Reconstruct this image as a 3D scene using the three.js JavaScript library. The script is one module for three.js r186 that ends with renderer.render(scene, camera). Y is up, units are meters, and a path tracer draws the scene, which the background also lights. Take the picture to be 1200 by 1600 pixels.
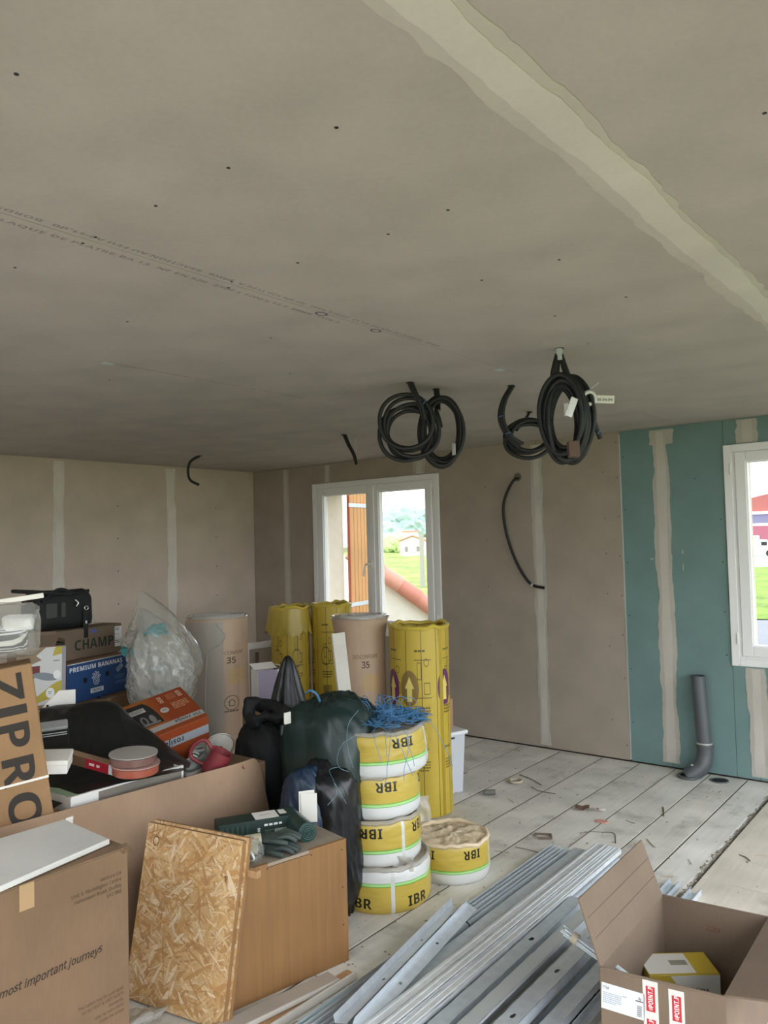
import * as THREE from 'three';
import { RoundedBoxGeometry } from 'three/addons/geometries/RoundedBoxGeometry.js';
import { mergeGeometries, mergeVertices } from 'three/addons/utils/BufferGeometryUtils.js';
import { ImprovedNoise } from 'three/addons/math/ImprovedNoise.js';

// ---------------------------------------------------------------- camera, sky, exposure
const scene = new THREE.Scene();
const FOCAL = 1229.155, YAW = 0.67019, PITCH = 0.038907, ROLL = -0.026025, EYE = 1.69816;
const camera = new THREE.PerspectiveCamera(2 * Math.atan(800 / FOCAL) * 180 / Math.PI, 0.75, 0.05, 1500);
camera.rotation.order = 'YXZ';
camera.position.set(0, EYE, 0);
camera.rotation.set(PITCH, YAW, ROLL);
camera.updateMatrixWorld();
scene.background = new THREE.Color(0.91, 0.97, 1.04);
scene.backgroundIntensity = 3.4;
const renderer = new THREE.WebGLRenderer({ antialias: true });
renderer.toneMapping = THREE.LinearToneMapping;
renderer.toneMappingExposure = 1.52;
renderer.shadowMap.enabled = true;

// ---------------------------------------------------------------- helpers
const H = 2.5, DZ = -5.823, LX = -6.423, RX = .95, FZ = 2.4, GY = -1.0, ROOF_Z = .25;
const V = (x, y, z) => new THREE.Vector3(x, y, z);
const R = (d) => d * Math.PI / 180;
function rng(seed) { let s = seed >>> 0 || 1; return () => { s = (s + 0x6D2B79F5) >>> 0; let t = s; t = Math.imul(t ^ (t >>> 15), t | 1); t ^= t + Math.imul(t ^ (t >>> 7), t | 61); return ((t ^ (t >>> 14)) >>> 0) / 4294967296; }; }
const perlin = new ImprovedNoise();
const N3 = (x, y, z) => perlin.noise(x + 37.2, y + 11.7, z + 5.3);
const at = (u, v, d) => V((u - 600) / FOCAL * d, -(v - 800) / FOCAL * d, -d).applyQuaternion(camera.quaternion).add(camera.position);
const used = {};
function numbered(name) { const n = used[name] = (used[name] ?? -1) + 1; return n ? `${name}_${String(n).padStart(3, '0')}` : name; }
function mesh(name, geo, mat, parent) {
  const m = new THREE.Mesh(geo, mat); m.name = parent ? name : numbered(name);
  m.castShadow = m.receiveShadow = true; (parent ?? scene).add(m); return m;
}
function tag(o, label, category, group, kind) { o.userData.label = label; o.userData.category = category; if (group) o.userData.group = group; if (kind) o.userData.kind = kind; return o; }
function thing(name, label, category, pos = [0, 0, 0], turn = 0, group) {
  const g = new THREE.Group(); g.name = numbered(name); g.position.set(...pos); g.rotation.order = 'YXZ'; g.rotation.y = turn; scene.add(g);
  return tag(g, label, category, group);
}
function struct(name) { const g = new THREE.Group(); g.name = name; g.userData.kind = 'structure'; scene.add(g); return g; }
function metric(geo, s = 1, du = 0, dv = 0, swap = false) {   // uv in metres by the face's main direction
  const g = geo.index ? geo.toNonIndexed() : geo, p = g.attributes.position, n = p.count, uv = new Float32Array(n * 2);
  const a = V(), b = V(), c = V();
  for (let i = 0; i < n; i += 3) {
    a.fromBufferAttribute(p, i); b.fromBufferAttribute(p, i + 1); c.fromBufferAttribute(p, i + 2);
    const nn = b.clone().sub(a).cross(c.clone().sub(a)), x = Math.abs(nn.x), y = Math.abs(nn.y), z = Math.abs(nn.z);
    [a, b, c].forEach((q, k) => {
      let u, v; if (x >= y && x >= z) { u = q.z; v = q.y; } else if (y >= z) { u = q.x; v = q.z; } else { u = q.x; v = q.y; }
      if (swap) [u, v] = [v, u];
      uv[(i + k) * 2] = u * s + du; uv[(i + k) * 2 + 1] = v * s + dv;
    });
  }
  g.setAttribute('uv', new THREE.BufferAttribute(uv, 2)); return g;
}
const rbox = (w, h, d, r = 0.004, s = 1) => metric(new RoundedBoxGeometry(w, h, d, 2, Math.min(r, w / 2.01, h / 2.01, d / 2.01)), s);
const pbox = (w, h, d) => metric(new THREE.BoxGeometry(w, h, d));
function span(x0, x1, y0, y1, z0, z1, r) { const g = r ? new RoundedBoxGeometry(x1 - x0, y1 - y0, z1 - z0, 1, r) : new THREE.BoxGeometry(x1 - x0, y1 - y0, z1 - z0); g.translate((x0 + x1) / 2, (y0 + y1) / 2, (z0 + z1) / 2); return metric(g); }
function merge(list) { return mergeGeometries(list.map((g) => { const q = g.index ? g.toNonIndexed() : g; for (const k of Object.keys(q.attributes)) if (!['position', 'normal', 'uv'].includes(k)) q.deleteAttribute(k); return q; })); }
function tube(pts, r, seg = 40, rad = 8, closed = false) { return new THREE.TubeGeometry(new THREE.CatmullRomCurve3(pts, closed), seg, r, rad, closed); }
function rod(a, b, r, rad = 8) { return new THREE.TubeGeometry(new THREE.LineCurve3(a, b), 1, r, rad); }
function beam(a, b, w, h, r = 0.002) {   // a bar from a to b, h measured upwards as far as it can be
  const len = a.distanceTo(b), g = rbox(w, h, len, r), m = new THREE.Matrix4(); const z = b.clone().sub(a).normalize(), x = V(0, 1, 0).cross(z); if (x.length() < .05) x.set(1, 0, 0); x.normalize();
  m.makeBasis(x, z.clone().cross(x), z).setPosition(a.clone().add(b).multiplyScalar(.5)); g.applyMatrix4(m); return g;
}
// ---------------------------------------------------------------- textures
function canvasTex(w, h, draw, opaque = true) {
  const c = document.createElement('canvas'); c.width = w; c.height = h; const x = c.getContext('2d'); draw(x, w, h);
  const t = new THREE.CanvasTexture(c); t.colorSpace = THREE.SRGBColorSpace; t.magFilter = THREE.LinearFilter; t.anisotropy = 8; return t;
}
function lattice(seed) { const r = rng(seed), a = Array.from({ length: 65536 }, () => r()); return (i, j, p) => a[((((i % p) + p) % p) * 256 + (((j % p) + p) % p)) & 65535]; }
const LT = lattice(9);
function vn(u, v, p) { const x = u * p, y = v * p, i = Math.floor(x), j = Math.floor(y); let a = x - i, b = y - j; a = a * a * (3 - 2 * a); b = b * b * (3 - 2 * b); return (LT(i, j, p) * (1 - a) + LT(i + 1, j, p) * a) * (1 - b) + (LT(i, j + 1, p) * (1 - a) + LT(i + 1, j + 1, p) * a) * b; }
function vn2(u, v, px, py) { const x = u * px, y = v * py, i = Math.floor(x), j = Math.floor(y); let a = x - i, b = y - j; a = a * a * (3 - 2 * a); b = b * b * (3 - 2 * b); const L = (q, r) => LT(((q % px) + px) % px, ((r % py) + py) % py, 256); return (L(i, j) * (1 - a) + L(i + 1, j) * a) * (1 - b) + (L(i, j + 1) * (1 - a) + L(i + 1, j + 1) * a) * b; }
function fbm(u, v, p, o = 4) { let s = 0, a = .5; for (let k = 0; k < o; k++) { s += a * vn(u, v, p); p *= 2; a *= .5; } return s / (1 - Math.pow(.5, o)); }
function dataTex(n, fn, srgb = true) {
  const d = new Uint8Array(n * n * 4);
  for (let j = 0; j < n; j++) for (let i = 0; i < n; i++) { const c = fn(i / n, j / n), k = (j * n + i) * 4; for (let q = 0; q < 3; q++) d[k + q] = Math.max(0, Math.min(255, Math.round(c[q] ?? c[0]))); d[k + 3] = 255; }
  const t = new THREE.DataTexture(d, n, n); t.wrapS = t.wrapT = THREE.RepeatWrapping; t.magFilter = THREE.LinearFilter; t.minFilter = THREE.LinearMipmapLinearFilter; t.generateMipmaps = true; if (srgb) t.colorSpace = THREE.SRGBColorSpace; t.needsUpdate = true; return t;
}
const T = {
  plaster: dataTex(512, (u, v) => { const n = 235 + 16 * (fbm(u, v, 4, 5) - .5) * 2 + 5 * (vn(u, v, 128) - .5); return [n, n, n]; }),
  card: dataTex(512, (u, v) => { const n = 232 + 18 * (fbm(u, v, 6, 5) - .5) * 2 + 6 * (vn2(u, v, 220, 30) - .5); return [n, n - 1, n - 3]; }),
  ply: dataTex(512, (u, v) => { const g = vn2(u, v, 70, 4) * .5 + vn2(u, v, 180, 8) * .3 + fbm(u, v, 5, 4) * .7; const d = -30 * Math.max(0, fbm(u + .3, v + .6, 3, 5) - .52); const n = 208 + 30 * (g - .75) + d; return [n + 12, n - 2, n - 14]; }),
  board: dataTex(1024, (u, v) => { const g = vn2(u, v, 90, 5) * .45 + vn2(u, v, 220, 12) * .25; const dust = fbm(u, v, 4, 6), dirt = fbm(u + .37, v + .21, 9, 5); let n = 237 + 40 * (g - .35) * .5 + 58 * (dust - .5); if (dirt > .57) n -= (dirt - .57) * 120; return [n, n - 1, n - 5]; }),
  galv: dataTex(512, (u, v) => { const a = vn(u, v, 40), b = vn2(u, v, 160, 3); const n = 222 + 14 * (a - .5) + 8 * (b - .5) + 16 * (fbm(u, v, 5, 4) - .5); return [n - 3, n, n + 3]; }),
  galvR: dataTex(256, (u, v) => { const n = 115 + 60 * (fbm(u, v, 6, 4) - .5); return [n, n, n]; }, false),
  wool: dataTex(512, (u, v) => { const n = 226 + 60 * (fbm(u, v, 14, 5) - .5) + 30 * (vn(u, v, 110) - .5); return [n + 6, n - 6, n - 24]; }),
  fine: dataTex(256, (u, v) => { const n = 128 + 120 * (fbm(u, v, 24, 4) - .5) * 2; return [n, n, n]; }, false),
  field: dataTex(512, (u, v) => { const a = fbm(u, v, 8, 5), b = vn(u, v, 90); const n = .65 + .5 * a + .25 * (b - .5); return [176 * n, 192 * n, 128 * n]; }),
  render: dataTex(256, (u, v) => { const n = 236 + 16 * (fbm(u, v, 20, 4) - .5); return [n, n, n]; }),
  fabric: dataTex(256, (u, v) => { const n = 150 + 70 * (fbm(u, v, 10, 5) - .5) * 2; return [n, n, n]; }, false),
};
const rep = (t, x, y) => { const c = t.clone(); c.repeat.set(x, y); c.needsUpdate = true; return c; };
const std = (o) => new THREE.MeshStandardMaterial(o), phy = (o) => new THREE.MeshPhysicalMaterial(o);
const M = {
  compoundLit: std({ color: '#f0e8dc', map: T.plaster, roughness: .85 }),  // joint filler lightened along with the brightened left-wall board
  boardLit: std({ color: '#dccab8', map: T.plaster, roughness: .92 }),  // plasterboard copy, lighter and warmer: light painted into the left wall
  board: std({ color: '#b2a698', map: T.plaster, roughness: .92 }),
  ceil: std({ color: '#b7afa8', map: T.plaster, roughness: .9 }),
  teal: std({ color: '#7a9795', map: T.plaster, roughness: .8 }),
  compound: std({ color: '#c4beb3', map: T.plaster, roughness: .85, bumpMap: T.fine, bumpScale: .0008 }),
  tape: std({ color: '#d3cdc3', map: T.plaster, roughness: .85 }),
  masonry: std({ color: '#d8d0c2', map: T.render, roughness: .95 }),
  render: std({ color: '#f3e8d6', map: T.render, roughness: .95 }),
  dark: std({ color: '#1a1817', roughness: .7 }),
  pvc: std({ color: '#eeeeee', roughness: .35 }),
  glass: phy({ color: '#e9e9e9', roughness: 0, transmission: 1, thickness: 0, ior: 1.5 }),
  handle: std({ color: '#e2e0dc', roughness: .3 }),
  card: std({ color: '#84694f', map: T.card, roughness: .85 }),
  cardDark: std({ color: '#96795f', map: T.card, roughness: .88 }),
  cardGrey: std({ color: '#857261', map: T.card, roughness: .85 }),
  cardInside: std({ color: '#857261', map: T.card, roughness: .9 }),
  cardRed: std({ color: '#b98f77', map: T.card, roughness: .85 }),
  packTape: phy({ color: '#a98a64', roughness: .25, clearcoat: .6 }),
  whiteStrap: std({ color: '#ebe6dd', roughness: .5 }),
  galv: std({ color: '#f1f5f8', map: T.galv, roughnessMap: T.galvR, roughness: .75, metalness: .38 }),
  galvBright: std({ color: '#ffffff', map: T.galv, roughness: .42, metalness: .2 }),
  galvDull: std({ color: '#dde3e7', map: T.galv, roughness: .5, metalness: .25 }),
  ply: std({ color: '#b08c5b', map: T.ply, roughness: .7 }),
  plyTop: std({ color: '#a89a8a', map: T.board, roughness: .95 }),
  conduit: std({ color: '#191a1c', roughness: .55, bumpMap: T.fine, bumpScale: .0006 }),
  blackBag: std({ color: '#15171a', roughness: .3 }),
  greenBag: std({ color: '#1d2f2d', roughness: .34 }),
  blueBag: std({ color: '#1d3046', roughness: .4 }),
  tarp: std({ color: '#141616', roughness: .42 }),
  blackFabric: std({ color: '#17181a', roughness: .75, bumpMap: T.fabric, bumpScale: .001 }),
  wool: std({ color: '#f3e9d8', map: T.wool, roughness: 1 }),
  greyFilm: std({ color: '#b6b0a6', map: T.wool, roughness: .5 }),
  twine: std({ color: '#4f86b4', roughness: .45 }),
  pipe: std({ color: '#54585b', roughness: .38 }),
  seal: std({ color: '#c9c9c6', roughness: .3, metalness: .3 }),
  white: std({ color: '#e4e2de', roughness: .6 }),
  whiteWood: std({ color: '#dbd6cc', map: T.plaster, roughness: .7 }),
  paper: std({ color: '#e9e6de', roughness: .85 }),
  wood: std({ color: '#cdaa80', map: T.ply, roughness: .75 }),
  bin: phy({ color: '#dfe3ea', roughness: .35, transmission: .25, thickness: 0 }),
  film: phy({ color: '#f4f4f2', roughness: .08, transmission: .85, thickness: 0, ior: 1.4, clearcoat: 1 }),
  filmMilky: phy({ color: '#dedbd4', roughness: .2, transmission: .6, thickness: 0, ior: 1.4 }),
};
// flat print on a surface: a sheet of ink 0.6 mm off the face
function ink(wpx, hpx, draw, rough = .8) { return std({ map: canvasTex(wpx, hpx, draw, false), transparent: true, roughness: rough }); }
function face(wpx, hpx, draw, rough = .55) { return std({ map: canvasTex(wpx, hpx, draw), roughness: rough }); }
function decal(name, parent, mat, w, h, pos, rot = [0, 0, 0], label) {
  const m = mesh(name, new THREE.PlaneGeometry(w, h), mat, parent); m.rotation.order = 'YXZ'; m.position.set(...pos); m.rotation.set(...rot); if (label) m.userData.label = label; m.castShadow = false; return m;
}
function txt(x, s, cx, cy, size, color, o = {}) {
  x.save(); x.translate(cx, cy); x.rotate(o.rot ?? 0); x.scale(o.sx ?? 1, o.sy ?? 1); x.font = `${o.italic ? 'italic ' : ''}${o.bold ? 'bold ' : ''}${size}px ${o.font ?? 'sans-serif'}`; x.fillStyle = color; x.textAlign = o.align ?? 'center'; x.textBaseline = 'middle'; x.fillText(s, 0, 0); x.restore();
}
function scribble(x, x0, y0, w, h, color, seed, lines = 3) {   // unreadably small print
  const r = rng(seed); x.fillStyle = color; for (let l = 0; l < lines; l++) { let q = x0; const yy = y0 + l * h / lines; while (q < x0 + w * (l === lines - 1 ? .7 : 1)) { const ww = h / lines * (.3 + r() * 1.1); x.fillRect(q, yy, Math.min(ww, x0 + w - q), h / lines * .5); q += ww + h / lines * .25; } }
}

// ================================================================ THE SETTING
// ---- floor: old dusty boards, and chipboard sheets beyond the open joint
const floor = struct('floor');
mesh('subfloor', span(LX - .3, RX + .3, -.25, -.045, DZ - .3, FZ + .3), M.dark, floor);
{
  const r = rng(4), tones = ['#f1eeea', '#edeae5', '#f4f1ed', '#eae6e1'].map((c) => std({ color: c, map: T.board, roughness: .93, bumpMap: T.fine, bumpScale: .0006 }));
  const edges = [-1.485, -1.73, -1.975, -2.24, -2.53, -2.88];
  for (let x = -3.22; x > LX; x -= .3 + .06 * r()) edges.push(x); edges.push(LX);
  const soil = std({ color: '#5a5147', roughness: 1 }); let x1 = -1.30;
  edges.forEach((x0, i) => {
    const cuts = [DZ]; let z = i === 0 ? -3.885 : DZ + 2.2 + 2.4 * r(); while (z < FZ - .5) { cuts.push(z); z += 3.2 + 1.2 * r(); } cuts.push(FZ);
    for (let k = 0; k + 1 < cuts.length; k++) {
      const g = new RoundedBoxGeometry(x1 - x0 - .010, .045, cuts[k + 1] - cuts[k] - .003, 1, .0006); const m = mesh('floor_board', metric(g, .8, r(), r()), tones[Math.floor(r() * 4)], floor);
      m.position.set((x0 + x1) / 2, -.0225 - .003 * r(), (cuts[k] + cuts[k + 1]) / 2); m.rotation.z = (r() - .5) * .006;
    }
    if (i) mesh('joint_dirt', span(x1 - .0045, x1 + .0045, -.044, -.0035, DZ, FZ), soil, floor);
    x1 = x0;
  });
  const pale = std({ color: '#e8dfd3', map: T.board, roughness: .95, bumpMap: T.fine, bumpScale: .0006 });
  for (const [a, b] of [[-1.272, -.66], [-.66, .55], [.55, RX]]) for (const [c, d] of [[DZ, -4.05], [-4.05, -1.6], [-1.6, .85], [.85, FZ]]) mesh('floor_panel', (() => { const g = new RoundedBoxGeometry(b - a - .005, .04, d - c - .005, 1, .002); return metric(g, .7, r(), r()); })(), pale, floor).position.set((a + b) / 2, -.021, (c + d) / 2);
}
// ---- joint compound with ragged edges, running along +y from 0 to len, in the xy plane
function ragged(len, w, seed, t = .002) {
  const r = rng(seed), s = new THREE.Shape(), n = Math.max(8, Math.round(len / .03)), L = [], Q = [];
  const wob = (k, o) => 1 + .35 * N3(k * .09, o, seed) + .18 * N3(k * .45, o + 9, seed) + .07 * (r() - .5);
  for (let i = 0; i <= n; i++) { L.push([-w / 2 * wob(i, 1), len * i / n]); Q.push([w / 2 * wob(i, 5), len * i / n]); }
  s.moveTo(...L[0]); for (const q of L.slice(1)) s.lineTo(...q); for (const q of Q.reverse()) s.lineTo(...q); s.closePath();
  return metric(new THREE.ExtrudeGeometry(s, { depth: t, bevelEnabled: false }), 1, seed * .37, 0);
}
// ---- back wall with two windows, plasterboard inside
const W1 = { x0: -5.53, x1: -3.98, y0: .82, y1: 2.31 }, W2 = { x0: -1.55, x1: -.33, y0: .78, y1: 2.32 };
const wallBack = struct('wall_back');
{
  const zi = DZ - .014, zo = DZ - .345, e = .09, X0 = LX - .35, X1 = RX + .35;
  const hole = (w) => ({ x0: w.x0 + e, x1: w.x1 - e, y0: w.y0 + e, y1: w.y1 - e });
  const a = hole(W1), b = hole(W2);
  const parts = [span(X0, a.x0, -.25, 2.75, zo, zi), span(a.x1, b.x0, -.25, 2.75, zo, zi), span(b.x1, X1, -.25, 2.75, zo, zi)];
  for (const h of [a, b]) parts.push(span(h.x0, h.x1, -.25, h.y0, zo, zi), span(h.x0, h.x1, h.y1, 2.75, zo, zi));
  mesh('masonry', merge(parts), M.render, wallBack);
  const P = (x0, x1, y0, y1, m, nm = 'plasterboard_panel') => mesh(nm, span(x0 + .0012, x1 - .0012, y0, y1, zi, DZ, .0012), m, wallBack);
  const y0 = .012, y1 = H; mesh('gap_shade_strip', span(LX, RX, .0, .03, zi, DZ - .006), M.dark, wallBack);  // dark strip painting the shade in the gap under the boards
  P(LX, -5.92, y0, y1, M.board); P(-5.92, W1.x0, y0, y1, M.board); P(W1.x0, -5.33, W1.y1, y1, M.board); P(-5.33, -4.19, W1.y1, y1, M.board); P(-4.19, W1.x1, W1.y1, y1, M.board);
  P(W1.x0, W1.x1, y0, W1.y0, M.board); P(W1.x1, -3.01, y0, y1, M.board); P(-3.01, -2.305, y0, y1, M.board);
  P(-2.298, -1.99, y0, y1, M.teal); P(-1.99, W2.x0, y0, y1, M.teal); P(W2.x0, -1.40, W2.y1, y1, M.teal); P(-1.40, W2.x1, W2.y1, y1, M.teal); P(W2.x0, -1.40, y0, W2.y0, M.teal); P(-1.40, W2.x1, y0, W2.y0, M.teal);
  P(W2.x1, RX, y0, y1, M.teal);
  const J = (x, ya, yb, w, seed, wt = .05) => {
    const m = mesh('joint_compound', ragged(yb - ya, w, seed), M.compound, wallBack); m.position.set(x, ya, DZ); const t = mesh('joint_tape', ragged(yb - ya - .01, wt, seed + 50, .0012), M.tape, m); t.position.set(0, .005, .0021);
  };
  J(-5.92, .02, 2.49, .085, 1); J(-5.33, W1.y1 + .005, 2.49, .07, 2, .05); J(-4.19, W1.y1 + .005, 2.49, .13, 3, .06);
  J(-3.01, .03, 2.47, .10, 4, .055); J(-1.995, .04, 2.47, .115, 5, .06); J(-1.39, W2.y1 + .005, 2.49, .13, 6, .06); J(-1.40, .03, W2.y0 - .01, .12, 7, .06);
  const cap = mesh('joint_compound', ragged(.11, .19, 8, .0014), M.compound, wallBack); cap.position.set(-1.985, 2.37, DZ);
  for (const [x, y, w, h] of [[-2.085, 1.52, .018, .012], [-1.86, 1.56, .008, .03], [-1.86, 1.44, .006, .05]]) { const d = mesh('filler_dab', ragged(h, w, Math.round(x * 100) + 900, .001), M.compound, wallBack); d.position.set(x, y, DZ); }
  const sg = new THREE.CylinderGeometry(.0045, .0045, .001, 8); sg.rotateX(Math.PI / 2);
  const S = [[-2.33, .12], [-2.33, .62], [-2.33, .95], [-2.33, 1.25], [-2.33, 1.55], [-2.33, 1.85], [-2.33, 2.15], [-2.33, 2.42], [-2.275, .3], [-2.275, .7], [-2.275, 1.1], [-2.275, 1.5], [-2.275, 1.9], [-2.275, 2.3], [-2.44, 2.2], [-2.44, 1.84], [-2.44, 1.57], [-2.44, 1.26], [-2.44, .86], [-2.44, .3], [-3.5, 2.15], [-3.5, 1.7], [-3.5, 1.3], [-3.5, .8], [-1.585, .85], [-1.585, 1.15], [-1.585, 1.5], [-1.585, 1.8], [-1.75, 2.1], [-6.1, 2], [-6.1, 1.5]];
  for (const [x, y] of S) mesh('screw_head', sg, M.dark, wallBack).position.set(x, y, DZ);
  mesh('corner_bead', span(-2.3065, -2.297, .02, 2.48, DZ - .008, DZ + .0025), std({ color: '#cfd6d4', metalness: .5, roughness: .3 }), wallBack);
}
// ---- left wall
const wallLeft = struct('wall_left');
{
  mesh('masonry', span(LX - .35, LX - .014, -.25, 2.75, DZ - .345, FZ + .35), M.render, wallLeft);
  mesh('gap_shade_strip', span(LX - .014, LX - .006, 0, .03, DZ, FZ), M.dark, wallLeft);  // same near-black strip, standing in for shade at this wall's foot
  const c = [DZ, -4.745, -3.575, -2.38, -1.18, .02, 1.22, FZ];
  for (let i = 0; i + 1 < c.length; i++) mesh('plasterboard_panel', span(LX - .014, LX, .012, H, c[i] + .0012, c[i + 1] - .0012, .0012), M.boardLit, wallLeft);
  c.slice(1, -1).forEach((z, i) => { const m = mesh('joint_compound', ragged(2.46, .10, 20 + i), M.compoundLit, wallLeft); m.position.set(LX, .02, z); m.rotation.y = Math.PI / 2; const t = mesh('joint_tape', ragged(2.45, .055, 80 + i, .0012), M.compoundLit, m); t.position.set(0, .005, .0021); });
  const sg = new THREE.CylinderGeometry(.006, .006, .001, 8); sg.rotateZ(Math.PI / 2);
  for (const z of [-4.15, -2.95, -5.3]) for (const y of [.9, 1.2, 1.5, 1.8, 2.1]) mesh('screw_head', sg, M.dark, wallLeft).position.set(LX, y, z);
}
// ---- the two walls behind the camera, with wide openings added to let in daylight
{
  const wr = struct('wall_right'), x0 = RX, x1 = RX + .2, o = [[-5.45, -2.95], [-2.8, -.4], [-.25, 2.2]], p = [];
  let z = DZ - .345; for (const [a, b] of o) { p.push(span(x0, x1, -.25, 2.75, z, a), span(x0, x1, -.25, .05, a, b), span(x0, x1, 2.46, 2.75, a, b)); z = b; } p.push(span(x0, x1, -.25, 2.75, z, FZ + .35));
  mesh('masonry', merge(p), M.masonry, wr);
  const wf = struct('wall_front'), q = []; let x = LX - .35; for (const [a, b] of [[-3.0, -1.6]]) { q.push(span(x, a, -.25, 2.75, FZ, FZ + .2), span(a, b, -.25, .05, FZ, FZ + .2), span(a, b, 2.42, 2.75, FZ, FZ + .2)); x = b; } q.push(span(x, RX + .3, -.25, 2.75, FZ, FZ + .2));
  mesh('masonry', merge(q), M.masonry, wf);
}
// ---- ceiling
const ceiling = struct('ceiling');
{
  const OX0 = -4.19, OX1 = .53, OZ0 = ROOF_Z, OZ1 = 1.6;   // unseen ceiling opening, added behind the camera to let in daylight
  mesh('ceiling_slab', merge([span(LX - .35, RX + .3, H + .014, H + .25, DZ - .345, OZ0), span(LX - .35, OX0, H + .014, H + .25, OZ0, FZ + .3), span(OX1, RX + .3, H + .014, H + .25, OZ0, FZ + .3), span(OX0, OX1, H + .014, H + .25, OZ1, FZ + .3)]), M.ceil, ceiling);
  const xs = [LX, -5.37, -4.19, -3.0, -1.83, -.65, .53, RX], cuts = [[-3.6], [-4.6, -1.2], [-2.4], [-3.13, 0], [-5.0, -.4], [-4.3, 1.2], [-3]];
  for (let i = 0; i + 1 < xs.length; i++) { const open = xs[i] > OX0 - .01 && xs[i + 1] < OX1 + .01, c = [DZ, ...cuts[i].filter((q) => !open || q < OZ0 - .1), open ? OZ0 : FZ]; for (let k = 0; k + 1 < c.length; k++) mesh('plasterboard_panel', span(xs[i] + .001, xs[i + 1] - .001, H, H + .014, c[k] + .001, c[k + 1] - .001, .001), M.ceil, ceiling); }
  // the filled joint: a broad ragged coat and a smooth band of tape
  const m = mesh('joint_compound', ragged(6.1, .125, 31, .002), M.compound, ceiling); m.rotation.x = -Math.PI / 2; m.rotation.y = 0; m.rotation.z = 0; m.position.set(-.652, H, 1.7); m.rotation.set(Math.PI / 2, 0, 0); m.scale.y = -1; m.position.z = 1.7;
  m.scale.y = 1; m.rotation.set(-Math.PI / 2, Math.PI, 0); m.rotation.set(Math.PI / 2, 0, 0); m.position.z = -5.7;
  const t = mesh('joint_tape', ragged(6.1, .075, 77, .0015), M.tape, m); t.position.set(.008, 0, .0021);
  const sg = new THREE.CylinderGeometry(.0045, .0045, .001, 8);
  for (const [x, z] of [[-1.27, -.64], [-.98, -1.12], [-1.26, -1.09], [-1.53, -1.1], [-1.03, -1.58], [-1.23, -1.6], [-1.55, -1.59], [-1.24, -2.08], [-.98, -2.08], [-.33, -1.62], [-1.86, -1.11], [-1.8, -1.11], [-2.16, -1.08], [-1.81, -1.57], [-1.33, -3.07], [-.97, -2.56], [-1.25, -2.6], [-1.86, -1.6], [-2.4, -1.6], [-2.2, -2.1], [-.35, -2.3], [-3.3, -2.1], [-2.6, -2.6]]) mesh('screw_head', sg, M.dark, ceiling).position.set(x, H - .0003, z);
  for (const [x, z] of [[-3.0, -1.9], [-1.85, -3.24]]) mesh('metal_clip', rbox(.035, .003, .05, .001), M.galvDull, ceiling).position.set(x, H - .001, z);
  const words = (x, w, h, seed, list, sz) => { const r = rng(seed); x.clearRect(0, 0, w, h); let q = 6; for (const s of list) { x.font = `bold ${sz}px sans-serif`; txt(x, s, q, h * .5, sz, s === 'placo' ? 'rgba(78,82,112,.5)' : 'rgba(98,96,98,.36)', { align: 'left', bold: true }); q += x.measureText(s).width + 26; } };
  const A = ink(2048, 48, (x, w, h) => words(x, w, h, 1, ['placo', 'PLAQUE DE PLATRE BA 13', '2500 x 1200', 'NF EN 520 TYPE A', 'placo', 'REACTION AU FEU A2-s1,d0', 'BORDS AMINCIS'], 38));
  const B = ink(2048, 48, (x, w, h) => words(x, w, h, 2, ['FUJI 09', 'placo', 'PLAQUE DE PLATRE BA 13', 'NF EN 520', '2500 x 1200 x 12,5', 'placo', 'TYPE A'], 40));
  decal('printed_text', ceiling, A, 1.9, .030, [-1.803, H - .0006, -1.72], [Math.PI / 2, 0, Math.PI / 2]);
  decal('printed_text', ceiling, B, 1.9, .030, [-1.868, H - .0006, -1.55], [Math.PI / 2, 0, -Math.PI / 2]);
  decal('printed_text', ceiling, A, 1.2, .022, [-2.985, H - .0006, -2.5], [Math.PI / 2, 0, Math.PI / 2]);
  const stamp = ink(64, 64, (x) => { x.strokeStyle = 'rgba(86,80,112,.8)'; x.lineWidth = 9; x.beginPath(); x.arc(32, 32, 24, 0, 7); x.stroke(); });
  for (const z of [-2.0, -2.3]) decal('printed_mark', ceiling, stamp, .04, .06, [-1.84, H - .0006, z], [Math.PI / 2, 0, 0]);
}
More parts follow.
